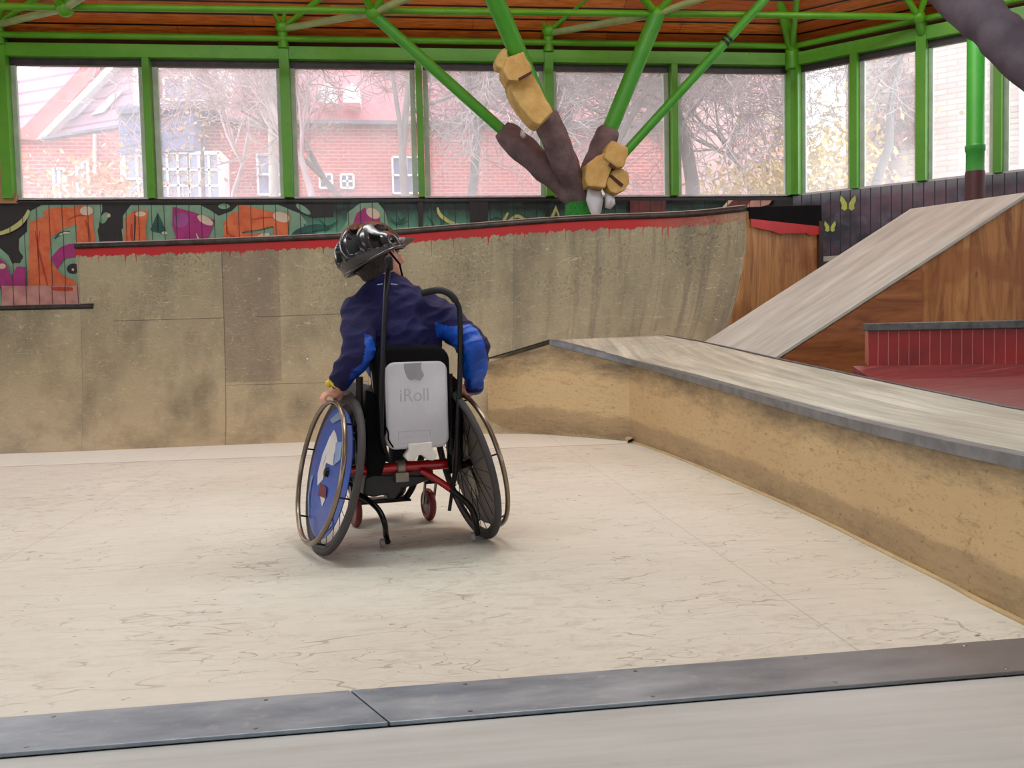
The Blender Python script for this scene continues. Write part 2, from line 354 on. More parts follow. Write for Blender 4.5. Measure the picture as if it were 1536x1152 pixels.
# ------------------------------------------------------------------ window band
trim_n = [1]; win_n = [0]
def trim(mb, mat, origin): trim_n[0] += 1; return struct(mb.build('trim_%d' % trim_n[0], mat, origin=origin))
for i in range(8):
    A, B = OC[i], OC[(i+1) % 8]; d, nin = seg_frame(A, B)
    b = MB(); slab(b, A, B, 3.445, 3.565, -.04, .09, nin); trim(b, GREEN, A)
    b = MB(); slab(b, A, B, 3.565, 3.7, -.12, .0, nin); trim(b, plain('soffit_wood', (96, 52, 30)), A)
SILLM = plain('pale_sill', (214, 206, 208), .4)
def window(P, Q, nin, d):
    win_n[0] += 1; r = thing('window_%d' % win_n[0], P, None, None); r['kind'] = 'structure'
    f = MB(); t = .05
    f.prism([P+Vector((0, 0, HEAD-.02))-nin*.05, Q+Vector((0, 0, HEAD-.02))-nin*.05, Q+Vector((0, 0, 3.445))-nin*.05, P+Vector((0, 0, 3.445))-nin*.05], nin*.06)
    f.build('head_rail', DARKRAIL, r)
    f = MB()
    for X in (P, Q-d*t): f.prism([X+Vector((0, 0, SILL))-nin*.05, X+d*t+Vector((0, 0, SILL))-nin*.05, X+d*t+Vector((0, 0, HEAD))-nin*.05, X+Vector((0, 0, HEAD))-nin*.05], nin*.04)
    f.build('side_bead', GREYRAIL, r)
    f = MB(); f.prism([P+Vector((0, 0, SILL-.02)), Q+Vector((0, 0, SILL-.02)), Q+Vector((0, 0, SILL+.008)), P+Vector((0, 0, SILL+.008))], nin*-.1); f.build('window_sill', SILLM, r)
    f = MB(); f.prism([P+d*.02+Vector((0, 0, SILL)), Q-d*.02+Vector((0, 0, SILL)), Q-d*.02+Vector((0, 0, HEAD)), P+d*.02+Vector((0, 0, HEAD))], nin*.006)
    o = f.build('glass', GLASS, r); o.location = -nin*.03
def post(P, wd, nin, d, big=False):
    b = MB(); z1 = 3.6 if big else 3.45
    b.prism([P-d*wd/2+Vector((0, 0, SILL-.01))-nin*.07, P+d*wd/2+Vector((0, 0, SILL-.01))-nin*.07, P+d*wd/2+Vector((0, 0, z1))-nin*.07, P-d*wd/2+Vector((0, 0, z1))-nin*.07], nin*(.175 if big else .155))
    trim(b, GREEN, P)
xs = [-6.23]+[4.165-1.3*k for k in range(7, -1, -1)]
A, B = OC[7], OC[0]; d, nin = seg_frame(A, B)
pts = [Vector((x, 9.5, 0)) for x in xs]
for i in range(len(pts)-1):
    wa = .05 if (i % 2) else .04
    window(pts[i]+d*.04, pts[i+1]-d*.04, nin, d)
for i, p in enumerate(pts): big = (len(pts)-1-i) in (0, 2, 4, 6); post(p-(d*.03 if i == len(pts)-1 else d*0), .09 if big else .062, nin, d, big)
# right wall
rd = [(pn(u, 250, OC[0], nR)-OC[0]).dot(dR) for u in (1284, 1385, 1498)]; rd = [0.04]+rd
while rd[-1] < L8-1.3: rd.append(rd[-1]+.72)
rd.append(L8)
RP = [OC[0]+dR*t for t in rd]
for i in range(len(RP)-1): window(RP[i]+dR*.03, RP[i+1]-dR*.03, nR, dR)
for i, p in enumerate(RP): post(p, .09 if i % 2 == 0 else .07, nR, dR, i % 2 == 0)
# ------------------------------------------------------------------ floor + outside ground
def m_floor():
    n = NT('worn_plywood_floor'); o = n.coord(); s = n.sep(o)
    base = n.mix(n.mr(n.noise(o, .8, 5), .35, .65), srgb(209, 208, 198), srgb(198, 194, 181))
    gr = n.noise(n.map(o, (1.2, 14, 1)), 2.5, 6, .6); base = n.mix(n.mr(gr, .45, .75, 0, .25), base, srgb(184, 168, 144))
    scuff = n.noise(n.map(o, (4, 7, 1), rot=(0, 0, .5)), 2.4, 10, .82, .8); reg = n.mr(n.noise(o, .55, 3), .45, .62)
    base = n.mix(n.ma('MULTIPLY', n.mr(scuff, .49, .68), n.ma('ADD', .1, n.ma('MULTIPLY', reg, .5))), base, srgb(134, 122, 110))
    dots = n.noise(n.map(o, (10, 34, 1), rot=(0, 0, -.3)), 2.2, 2); base = n.mix(n.mr(dots, .71, .75), base, srgb(84, 74, 68))
    for rot, sc in ((.8, 1.3), (-.5, .9), (.15, 1.7), (1.9, 2.3), (2.6, 1.1)):   # long thin skid marks
        wv = n.noise(n.map(o, (1.1, 3.2, 1), rot=(0, 0, rot), loc=(sc, rot, 0)), sc*1.6, 3, .4, .25)
        ln = n.ma('LESS_THAN', n.ma('ABSOLUTE', n.ma('SUBTRACT', wv, .5)), .0035); gate = n.mr(n.noise(n.map(o, (1, 1, 1), loc=(rot*9, sc, 0)), 2.6, 3), .5, .6)
        base = n.mix(n.ma('MULTIPLY', n.ma('MULTIPLY', ln, gate), .5), base, srgb(120, 106, 94))
    far = n.mr(s[1], 6.02, 6.05); base = n.mix(n.ma('MULTIPLY', far, .6), base, srgb(220, 223, 217)); base = n.mix(n.ma('MULTIPLY', n.line(s[1], 6.03, .008), .8), base, srgb(110, 100, 92))
    for u_, xx in (('x', 1.05), ('x', -1.4)): base = n.mix(n.ma('MULTIPLY', n.line(s[0], xx, .003), .25), base, srgb(120, 108, 94))
    n.bump(gr, .12, .004)
    return n.out(base, n.mr(scuff, .3, .7, .42, .6), 0, .4)
A0, A1 = pz(0, 1080), pz(1536, 960); B0, B1 = pz(0, 1135), pz(1536, 1010)
def yl(P, Q, x): return P.y+(Q.y-P.y)*(x-P.x)/(Q.x-P.x)
fl = MB(); fl.prism([(-9, yl(A0, A1, -9), 0), (9, yl(A0, A1, 9), 0), (9, 9.5, 0), (4.17, 9.5, 0), (-6.2, 9.5, 0), (-9, 9.5, 0)], (0, 0, -.1)); struct(fl.build('floor', m_floor(), origin=(0, 0, 0)))
n = NT('grey_deck_boards'); o = n.coord(); f = n.noise(n.map(o, (.8, 11, 1)), 2.2, 7, .62); c = n.mix(n.mr(f, .3, .7), srgb(182, 187, 186), srgb(164, 167, 164)); c = n.mix(n.mr(n.noise(o, 1.3, 4), .45, .7, 0, .5), c, srgb(200, 199, 200)); n.bump(f, .15, .003)
c = n.mix(n.mr(n.noise(n.map(o, (4, 9, 1)), 6, 3), .72, .8, 0, .5), c, srgb(130, 124, 120)); DECK = n.out(c, .5)
fl = MB(); fl.prism([(-13, yl(B0, B1, -13)-.002, -.004), (-13, -15.6, -.004), (11, -15.6, -.004), (11, yl(B0, B1, 11)-.002, -.004)], (0, 0, -.1)); struct(fl.build('floor_near', DECK, origin=(0, 0, 0)))
n = NT('scuffed_steel_strip'); o = n.coord(); f = n.noise(n.map(o, (1, 3, 1)), 3, 7, .65); g2 = n.noise(o, 30, 4)
c = n.mix(n.mr(f, .35, .7), srgb(112, 126, 138), srgb(160, 170, 178)); c = n.mix(n.mr(g2, .6, .75, 0, .5), c, srgb(176, 172, 172)); c = n.mix(n.mr(n.sep(o)[0], .4, 1.4, 0, .7), c, srgb(110, 102, 100))
n.bump(g2, .1, .002); STEEL = n.out(c, n.mr(f, .3, .7, .34, .5), .35, .5)
J0, J1 = pz(525, 1040), pz(584, 1083)
def strip(x0a, x0b, x1a, x1b, lab):
    q = [Vector((x0b, yl(B0, B1, x0b), -.003)), Vector((x1b, yl(B0, B1, x1b), -.003)), Vector((x1a, yl(A0, A1, x1a), -.003)), Vector((x0a, yl(A0, A1, x0a), -.003))]
    m_ = MB(); m_.prism(q, (0, 0, .009)); r = m_.build('steel_threshold_plate', STEEL, origin=(0, 1.93, 0), bevel=.002)
    tag(r, lab, 'metal plate', 'steel plates between the two floors'); return r
r1 = strip(-4.5, -4.4, J0.x-.002, J1.x-.002, 'dull steel threshold plate crossing the floor, the greyer length on the left')
r2 = strip(J0.x+.002, J1.x+.002, 4.5, 4.5, 'brownish steel threshold plate crossing the floor, the longer length at right')
for r, ss in ((r1, (-.72, -.3)), (r2, (.12, .5, .9, 1.3))):
    for x in ss:
        for L_, R_, dy in ((A0, A1, -.02), (B0, B1, .02)):
            s1 = MB(); yy = yl(L_, R_, x)+dy; s1.lathe([(.0001, .0012), (.004, .001), (.005, 0)], (x, yy, .006), (0, 0, 1), 10); s1.build('screw', plain('screw_steel', (150, 148, 146), .3, .9), r, origin=r.location)
gm = MB(); gm.box((0, 20, -.35), (160, 160, .1)); struct(gm.build('ground_outside', plain('autumn_ground', (120, 112, 80), sc=1), origin=(0, 0, 0)))
# ------------------------------------------------------------------ roof boards
def m_roof():
    n = NT('orange_roof_boards'); o = n.coord('UV'); s = n.sep(o)
    row = n.ma('FLOOR', n.ma('DIVIDE', s[1], .16)); 
    wn = n.n('ShaderNodeTexWhiteNoise', noise_dimensions='2D'); cb = n.n('ShaderNodeCombineXYZ'); n.put(cb.inputs[0], row)
    seg = n.ma('FLOOR', n.ma('DIVIDE', n.ma('ADD', s[0], n.ma('MULTIPLY', row, 1.37)), 2.1)); n.put(cb.inputs[1], seg); n.put(wn.inputs[0], cb.outputs[0])
    c = n.mix(wn.outputs[0], srgb(214, 122, 44), srgb(180, 88, 34)); gr = n.noise(n.map(o, (1, 9, 1)), 5, 5); c = n.mix(n.mr(gr, .4, .7), c, srgb(150, 62, 22))
    kn = n.noise(n.map(o, (1.6, 4, 1)), 4, 3); c = n.mix(n.mr(kn, .7, .78), c, srgb(70, 26, 12))
    gap = n.rep(s[1], .16, .024); c = n.mix(gap, c, srgb(20, 8, 6)); jn = n.rep(n.ma('ADD', s[0], n.ma('MULTIPLY', row, 1.37)), 2.1, .006); c = n.mix(n.ma('MULTIPLY', jn, .7), c, srgb(30, 12, 8))
    n.bump(n.ma('SUBTRACT', 1, gap), .8, .02)
    return n.out(c, .45, 0, .4)
SL = math.tan(math.radians(24)); rf = MB()
for i in range(8):
    A, B = OC[i], OC[(i+1) % 8]; d, nin = seg_frame(A, B); ap = (CEN-A).dot(nin)
    T = Vector((CEN.x, CEN.y, 3.69+ap*SL)); A3 = A+Vector((0, 0, 3.69)); B3 = B+Vector((0, 0, 3.69)); hyp = ap/math.cos(math.radians(24))
    rf.add([A3, B3, T], [(0, 1, 2)], [(0, .05), (L8, .05), (L8/2, hyp+.05)])
    rf.add([p+Vector((0, 0, .15)) for p in (A3, B3, T)], [(0, 2, 1)])
struct(rf.build('ceiling', m_roof(), origin=(0, 0, 0), recalc=False))
# ------------------------------------------------------------------ tubular roof frame
fr = thing('roof_frame', (0, 9.3, 3.5), 'green tubular steel roof frame under the orange boards', 'roof frame')
PALE = plain('worn_pale_green', (150, 168, 110), .45)
def tb(nm, a, b, r, mat=GREEN, lab=None):
    m_ = MB(); m_.tube([a, b], r, 14); o = m_.build(nm, mat, fr, smooth=40)
    if lab: o['label'] = lab
    return o
YC = 8.4
tb('chord_tube', py(-220, 7, YC), py(1378, 25, YC), .03)
zc = py(560, 60, 9.38).z
tb('purlin_tube', Vector((-6.1, 9.38, zc)), Vector((4.1, 9.38, zc)), .03)
cR = OC[0]+nR*.12; tb('purlin_tube', Vector((cR.x, cR.y, zc)), Vector((cR.x, cR.y, zc))+dR*9, .03)
wn_ = [Vector((p.x, 9.4, 3.62)) for i, p in enumerate(pts) if (len(pts)-1-i) in (2, 4, 6)]
wu = [19, 437, 826]
for p, u in zip(wn_, (12, 432, 826)):
    m_ = MB(); m_.tube([p+Vector((0, 0, -.08)), p+Vector((0, 0, .16))], .05, 14); m_.ell(p+Vector((0, -.02, .12)), .07, None, 12, 8); m_.build('node_joint', GREEN, fr, smooth=40)
    q = p+Vector((0, 0, .12))
    tb('brace_tube', q, py(u, -25, 8.95), .028); tb('brace_tube', q, py(u-44, -25, 8.95), .028); tb('brace_tube', q, py(u+84, -30, 8.8), .028)
nodes = [py(97, 12, YC), py(560, 19, YC), py(985, 21, YC)]
for p, w0, e in zip(nodes, wn_, ((150, -22), (655, -22), (1100, -20))):
    m_ = MB(); m_.ell(p, .075, None, 14, 10); m_.build('node_joint', GREEN, fr, smooth=60)
    tb('tie_bar', w0+Vector((.03, -.03, .1)), p, .032, PALE, 'worn pale green tie bar'); tb('tie_bar', p, py(e[0], e[1], 7.9), .032, PALE, 'worn pale green tie bar')
for p, us in zip(nodes, ((60, 120), (533, 588), (940, 1030))):
    for u in us: tb('brace_tube', p, py(u, -32, 8.1), .034)
pR = py(1378, 25, YC); m_ = MB(); m_.ell(pR, .06, None, 12, 8); m_.build('node_joint', GREEN, fr, smooth=60)
mainR = RP[2]+nR*.08
tb('brace_tube', mainR+Vector((0, 0, 3.5)), pR, .04); tb('brace_tube', pR, py(1345, -25, 8.2), .03); tb('brace_tube', pR, py(1395, -25, 8.2), .03)
tb('brace_tube', Vector((4.1, 9.38, 3.6)), py(1163, -22, 8.9), .05); tb('brace_tube', Vector((4.1, 9.38, 3.6)), py(1196, -10, 8.6), .03)
m_ = MB(); m_.tube([Vector((4.1, 9.4, 3.4)), Vector((4.1, 9.4, 3.78))], .06, 14); m_.build('node_joint', GREEN, fr, smooth=40)
# ------------------------------------------------------------------ quarter pipe
def m_ride(name='worn_ramp_plywood', red=True, base=(160, 152, 124), dark=(112, 106, 88)):
    n = NT(name); o = n.coord('UV'); s = n.sep(o); f = n.noise(o, 1.1, 5)
    c = n.mix(n.mr(f, .3, .7), srgb(*base), srgb(*[int(q*.86) for q in base]))
    low = n.mr(s[1], .5, 2.2); c = n.mix(n.ma('MULTIPLY', low, .55), c, srgb(190, 174, 142))
    st = n.noise(n.map(o, (1.7, .8, 1)), 1.3, 6, .62); c = n.mix(n.mr(st, .44, .64, 0, .75), c, srgb(*dark)); st2 = n.noise(n.map(o, (9, .7, 1)), 1.2, 4, .6); c = n.mix(n.ma('MULTIPLY', n.mr(st2, .5, .66), n.mr(s[0], 2.9, 4.2, 0, .6)), c, srgb(100, 94, 84))
    pn_ = n.ma('MULTIPLY', n.ma('GREATER_THAN', s[0], 1.24), n.ma('MULTIPLY', n.ma('LESS_THAN', s[0], 1.72), n.ma('LESS_THAN', s[1], 1.25))); c = n.mix(n.ma('MULTIPLY', pn_, .45), c, srgb(112, 98, 88))
    sp = n.noise(n.map(o, (46, 34, 1)), 1, 6, .75); up = n.mr(s[1], 1.1, .1); c = n.mix(n.ma('MULTIPLY', n.mr(sp, .5, .64), n.ma('MULTIPLY', n.ma('MULTIPLY', up, n.mr(n.noise(o, 1.6, 3), .42, .62)), .8)), c, srgb(62, 54, 44))
    fb = n.noise(n.map(o, (30, 60, 1)), 1, 6, .75); c = n.mix(n.mr(fb, .5, .75, 0, .35), c, srgb(88, 78, 62))
    sw = n.noise(n.map(o, (2, 6, 1)), 1.3, 3, .5, 2.5); c = n.mix(n.ma('MULTIPLY', n.ma('LESS_THAN', n.ma('ABSOLUTE', n.ma('SUBTRACT', sw, .52)), .004), .4), c, srgb(212, 200, 172))
    for x, q_ in ((1.24, .6), (2.46, .4), (3.7, .25), (4.92, .2), (.02, .3)): c = n.mix(n.ma('MULTIPLY', n.line(s[0], x, .004), q_), c, srgb(64, 54, 44))
    for y, x0, x1 in ((.62, .3, 1.24), (.62, 1.5, 2.46), (1.28, 1.24, 2.46)):
        k = n.ma('MULTIPLY', n.line(s[1], y, .003), n.ma('MULTIPLY', n.ma('GREATER_THAN', s[0], x0), n.ma('LESS_THAN', s[0], x1))); c = n.mix(n.ma('MULTIPLY', k, .7), c, srgb(56, 46, 40))
    if red:
        ed = n.noise(n.map(o, (6, .6, 1)), 2.2, 5, .7); lim = n.ma('ADD', .06, n.ma('MULTIPLY', n.ma('SUBTRACT', ed, .45), .12))
        dr = n.noise(n.map(o, (22, .25, 1)), 2, 2); lim = n.ma('ADD', lim, n.mr(dr, .6, .72, 0, .12))
        on = n.ma('LESS_THAN', s[1], lim); fd = n.mr(s[0], 4.7, 5.6, 1, .25)
        c = n.mix(n.ma('MULTIPLY', on, fd), c, n.mix(n.mr(f, .3, .7), srgb(178, 34, 38), srgb(150, 44, 44)))
    dots = n.noise(o, 26, 1); c = n.mix(n.mr(dots, .8, .82), c, srgb(232, 222, 200))
    n.bump(fb, .25, .004)
    return n.out(c, .62, 0, .3)
RIDE = m_ride()
LIPU = [(113, 373, 8.30), (300, 367, 8.15), (512, 358, 7.98), (612, 351, 7.88), (700, 344, 7.8), (865, 332, 7.6), (1024, 326, 7.24), (1119, 317, 6.8)]
LIP = catmull([py(*q) for q in LIPU], 6)
BASEC = [pz(117, 677), pz(306, 669), pz(512, 661), pz(615, 656), Vector((.45, 6.95, 0)), Vector((1.0, 6.75, 0)), Vector((1.2, 6.3, 0)), Vector((1.28, 5.9, 0))]
BASE = catmull(BASEC, 6)
NB = len(LIP)-1; arc = [0]
for i in range(NB): arc.append(arc[-1]+(LIP[i+1].xy-LIP[i].xy).length)
def lipat(s, tab):
    f = max(0, min(s, 1))*NB; i = min(int(f), NB-1); k = f-i
    return tab[i]*(1-k)+tab[i+1]*k
E_ = LIP[-1]; tn = (LIP[-1]-LIP[-3]).xy.normalized(); NIN = Vector((tn.y, -tn.x, 0)); NIN = NIN if NIN.y < 0 else -NIN
def prof(s, t, ext=0):     # t 0 lip .. 1 base ; ext metres to the left of the lip start
    Lp = lipat(s, LIP); Bp = lipat(s, BASE); h = Lp.z; th = t*PI/2
    off = (Bp-Lp); off.z = 0
    hz = (1-math.cos(th)); p = Vector((Lp.x, Lp.y, h*(1-math.sin(th))))+off*hz
    if s > .72:                                  # stop under the ledge
        k = (s-.72)/.28; lim = (1.35*k+ .85*(1-k)); q = off.length*hz
        if q > lim: p -= off.normalized()*(q-lim)
    if ext: p += Vector((-ext, ext*.06 if t < .5 else ext*.02, 0))
    return p
ZL = 1.035; TL = 2/PI*math.asin(1-ZL/LIP[0].z)
def slant(t): return .004*min(t/TL, 1)
def ridefn(i, j):
    s0 = slant(j); s = s0+i*(1-s0); p = prof(s, j); th = j*PI/2
    return p, (lipat(s, [Vector((a_, 0, 0)) for a_ in arc]).x, j*2.35)
qp = thing('quarter_pipe', (0, 8.2, 0), 'tall tan plywood quarter pipe with red-painted lip curving around behind the wheelchair', 'skate ramp')
m_ = MB(); m_.grid(96, 40, ridefn); m_.build('riding_surface', RIDE, qp, smooth=180)
m_ = MB(); m_.tube([p+Vector((0, 0, .022)) for p in LIP], .024, 10); o = m_.build('coping', plain('steel_coping', (72, 66, 64), .35, .5, var=.25, sc=14), qp, smooth=60)
dm = plain('deck_ply', (150, 138, 120)); m_ = MB(); bk = [Vector((p.x-.0, 9.44, p.z)) for p in LIP]
for i in range(NB):
    a, b = LIP[i], LIP[i+1]; m_.add([a+Vector((0, 0, -.005)), b+Vector((0, 0, -.005)), (b.x, 9.44, b.z-.005) if b.x < 2.3 else tuple(b-NIN*.95+Vector((0, 0, -.005))), (a.x, 9.44, a.z-.005) if a.x < 2.3 else tuple(a-NIN*.95+Vector((0, 0, -.005)))], [(0, 1, 2, 3)])
m_.build('deck', dm, qp)
ew = plain('deck_edge_strip', (176, 172, 166), .4); m_ = MB()
m_.tube([p+Vector((0, 0, .047))+Vector((0, .02, 0)) for p in LIP], .006, 6); m_.build('edge_strip', ew, qp)
def m_ply(name='orange_brown_plywood', vert='Z', base=(184, 132, 82), dk=(140, 90, 52)):
    n = NT(name); o = n.coord(); sc = (7, 7, .8) if vert == 'Z' else (.9, .9, 7)
    f = n.noise(n.map(o, sc), 1.7, 6, .6, 1.2); g_ = n.noise(n.map(o, tuple(q*2.6 for q in sc)), 2, 5, .6)
    c = n.ramp(f, [(.3, srgb(*dk)), (.5, srgb(*base)), (.68, srgb(base[0]+18, base[1]+20, base[2]+14))]); c = n.mix(n.mr(g_, .5, .75, 0, .5), c, srgb(*dk))
    bl = n.noise(o, 2.3, 4); c = n.mix(n.mr(bl, .52, .6, 0, .55), c, srgb(146, 84, 42)); kn = n.noise(n.map(o, (3, 3, 1.6)), 2, 2); c = n.mix(n.mr(kn, .74, .79), c, srgb(58, 30, 16))
    n.bump(g_, .2, .003); return n.out(c, .5, 0, .4)
PLY = m_ply()
# end panel in the plane (NIN, Z) through the lip end
def onend(u, v): nn = Vector((tn.x, tn.y, 0)); return pn(u, v, E_, nn)
backT = onend(1227, 320); backB = Vector((backT.x, backT.y, 0)); T3 = Vector((tn.x, tn.y, 0))
pp = [prof(1, j/24) for j in range(25)]; pp = [p for p in pp if p.z > .02]
m_ = MB(); m_.prism([p+T3*.004 for p in [*pp, Vector((pp[-1].x, pp[-1].y, 0)), backB, Vector((backT.x, backT.y, E_.z))]], T3*.004)
m_.build('end_panel', PLY, qp)
m_ = MB(); m_.prism([onend(*q)+T3*.026 for q in ((1121, 311), (1228, 308), (1229, 341), (1224, 340), (1122, 329))], -T3*.07); m_.build('black_top_beam', plain('matt_black_beam', (20, 18, 19), .9, 0, .08), qp, bevel=.004)
rdp = [(1122, 327), (1224, 337), (1226, 352), (1212, 354), (1205, 349), (1192, 351), (1180, 350), (1166, 352), (1152, 346), (1140, 345), (1128, 341), (1123, 342)]
m_ = MB(); m_.prism([onend(*q)+T3*.0235 for q in rdp], T3*.0015); m_.build('red_paint_edge', plain('bright_red_paint', (206, 20, 24), .4), qp)
bb = (backT-E_); bb.z = 0; bb.normalize()
m_ = MB(); m_.prism([backB-bb*.03+T3*.03, backB+bb*.03+T3*.03, Vector((backT.x, backT.y, 1.6))+bb*.03+T3*.03, Vector((backT.x, backT.y, 1.6))-bb*.03+T3*.03], -T3*.08); m_.build('back_post', plain('dark_stained_wood', (58, 34, 26)), qp)
# the left end of the high part, above the low part
m_ = MB(); LS = [prof(slant(t), t) for t in [TL*k/10 for k in range(11)]]
bkx = LIP[0].x; m_.add(LS+[(bkx+.12, 9.44, ZL), (bkx+.0, 9.44, LIP[0].z-.01)], [list(range(13))]); m_.build('step_panel', m_ply('tan_plywood', base=(162, 138, 102), dk=(132, 108, 78)), qp)
lq = thing('low_quarter_pipe', (-4, 8.2, 0), 'lower plywood quarter pipe section beside the tall one, below the whitewashed boards', 'skate ramp')
def lowfn(i, j):
    t = TL+(1-TL)*j; s0 = slant(t); p = prof(s0, t, (1-i)*2.6); return p, (-(1-i)*2.6-.05, t*2.35)
m_ = MB(); m_.grid(12, 30, lowfn); m_.build('riding_surface', RIDE, lq, smooth=180)
ll = [lowfn(i/8, 0)[0] for i in range(9)]+[prof(.0, TL)+Vector((.13, -.02, 0))]; m_ = MB(); m_.tube([p+Vector((0, 0, .012)) for p in ll], .022, 10); m_.build('coping', bpy.data.materials['steel_coping'], lq, smooth=60)
m_ = MB(); m_.add([ll[0]-Vector((0, 0, .008)), ll[-1]-Vector((0, 0, .008)), (ll[-1].x+.05, 9.44, ZL), (ll[0].x, 9.44, ZL)], [(0, 1, 2, 3)]); m_.build('deck', dm, lq)
# ------------------------------------------------------------------ grinding ledge
def m_led():
    n = NT('scuffed_ledge_ply'); o = n.coord(); s = n.sep(o); f = n.noise(o, 1.5, 5)
    c = n.mix(n.mr(s[1], 4.3, 5.2), srgb(196, 170, 126), srgb(204, 184, 160)); c = n.mix(n.mr(f, .35, .7, 0, .6), c, srgb(176, 146, 104))
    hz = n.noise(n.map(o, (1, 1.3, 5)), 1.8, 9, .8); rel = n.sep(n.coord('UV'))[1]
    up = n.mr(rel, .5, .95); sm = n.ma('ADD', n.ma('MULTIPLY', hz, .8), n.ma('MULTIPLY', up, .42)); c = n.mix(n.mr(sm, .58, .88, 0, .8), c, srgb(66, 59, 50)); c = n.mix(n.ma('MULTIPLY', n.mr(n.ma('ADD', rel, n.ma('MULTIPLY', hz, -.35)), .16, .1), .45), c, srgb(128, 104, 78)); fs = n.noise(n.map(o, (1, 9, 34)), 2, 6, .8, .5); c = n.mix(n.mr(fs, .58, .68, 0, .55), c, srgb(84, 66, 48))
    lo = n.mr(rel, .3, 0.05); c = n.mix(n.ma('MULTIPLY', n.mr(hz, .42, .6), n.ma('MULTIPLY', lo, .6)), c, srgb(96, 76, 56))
    sc_ = n.noise(n.map(o, (1, 2.2, 11)), 3, 8, .8, .8); c = n.mix(n.mr(sc_, .54, .68, 0, .5), c, srgb(92, 72, 50))
    sp = n.noise(n.map(o, (40, 40, 70)), 1, 4); c = n.mix(n.mr(sp, .6, .72, 0, .5), c, srgb(70, 56, 44))
    c = n.mix(n.ma('MULTIPLY', n.line(s[1], 4.81, .004), .7), c, srgb(226, 200, 164)); n.bump(sc_, .2, .004)
    return n.out(c, .5, 0, .4)
LM = m_led()
LB = [(733, 645, 538), (780, 649, 524.5), (828, 652.5, 510), (885, 657, 524.5), (945, 662, 539.5), (1000, 681, 553.5), (1060, 705, 570), (1120, 731, 587), (1180, 757, 603.5), (1240, 785, 620), (1300, 815, 635), (1420, 875, 662.5), (1536, 935, 686)]
lb = []; lt = []
for u, v, vt in LB: p = pz(u, v); q = py(u, vt, p.y); q.x = p.x; lb.append(p); lt.append(q)
lb.append(Vector((1.53, .6, 0))); lt.append(Vector((1.53, .6, .405)))
# smooth corner slightly
ledge = thing('grinding_ledge', (1.9, 3.4, 0), 'long low plywood ledge with grey worn top running along the right of the floor', 'ledge')
m_ = MB(); n_ = len(lb)
for i in range(n_-1):
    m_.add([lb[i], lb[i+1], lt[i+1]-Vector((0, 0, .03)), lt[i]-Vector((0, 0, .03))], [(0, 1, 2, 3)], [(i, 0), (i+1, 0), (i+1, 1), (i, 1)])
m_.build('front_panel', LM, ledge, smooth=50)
m_ = MB(); m_.tube(catmull([p+Vector((-.003, -.002, .002)) for p in lb[4:]], 4), .009, 6); m_.build('foot_strip', plain('worn_foot_strip', (196, 170, 126)), ledge, smooth=60)
bkp = [(1000, 503, 2.0), (1064, 514, 2.13), (1164, 537, 2.27), (1230, 551, 2.32), (1300, 566, 2.36), (1420, 591, 2.39), (1536, 615, 2.41)]
lk = [px(*q) for q in bkp]+[Vector((2.42, 1.2, .4)), Vector((2.42, .6, .4))]
fr_t = lt[2:]; 
def res(P, n):
    d = [0]
    for i in range(len(P)-1): d.append(d[-1]+(P[i+1]-P[i]).length)
    out = []
    for k in range(n+1):
        t = d[-1]*k/n; i = max(j for j in range(len(P)-1) if d[j] <= t+1e-9); f = (t-d[i])/max(d[i+1]-d[i], 1e-9); out.append(P[i].lerp(P[i+1], min(f, 1)))
    return out
FT = res(fr_t, 40); BT = res(lk, 40)
n = NT('grey_worn_ledge_top'); o = n.coord(); f = n.noise(n.map(o, (9, .7, 1)), 1.6, 7, .65); c = n.ramp(f, [(.3, srgb(142, 144, 132)), (.5, srgb(178, 178, 164)), (.7, srgb(208, 208, 192))])
sc_ = n.noise(n.map(o, (24, 1.6, 1)), 1.5, 6, .7); c = n.mix(n.mr(sc_, .52, .7, 0, .45), c, srgb(126, 122, 118)); n.bump(sc_, .2, .003); LTOP = n.out(c, .42, 0, .5)
m_ = MB()
for i in range(40):
    m_.add([FT[i], FT[i+1], BT[i+1], BT[i]], [(0, 1, 2, 3)])
m_.build('top_board', LTOP, ledge)
m_ = MB()
for i in range(40): m_.add([FT[i]-Vector((.006, 0, .032)), FT[i+1]-Vector((.006, 0, .032)), FT[i+1]+Vector((-.006, 0, .003)), FT[i]+Vector((-.006, 0, .003)), FT[i]+Vector((.05, 0, .003)), FT[i+1]+Vector((.05, 0, .003))], [(0, 1, 2, 3), (3, 2, 5, 4)])
m_.build('metal_edge', plain('grey_steel_edge', (134, 138, 144), .38, .5, var=.18, sc=11), ledge)
m_ = MB()
for i in range(40): m_.add([BT[i]+Vector((.004, 0, .003)), BT[i+1]+Vector((.004, 0, .003)), BT[i+1]+Vector((.004, 0, -BT[i+1].z)), BT[i]+Vector((.004, 0, -BT[i].z))], [(0, 1, 2, 3)]); m_.add([BT[i]+Vector((-.025, 0, .003)), BT[i+1]+Vector((-.025, 0, .003)), BT[i+1]+Vector((.004, 0, .003)), BT[i]+Vector((.004, 0, .003))], [(0, 1, 2, 3)])
m_.build('back_edge', plain('blue_grey_edge', (112, 112, 122), .4, .4), ledge)
m_ = MB(); m_.add([lt[2], lt[1], lt[0], (1.6, 7.2, lt[0].z), lk[0]], [(0, 1, 2, 3, 4)]); m_.build('end_cap', LTOP, ledge)
m_ = MB(); m_.tube([lt[0]+Vector((0, 0, .0)), lt[1], lt[2]], .006, 6); m_.build('dark_end_edge', BLACK, ledge)
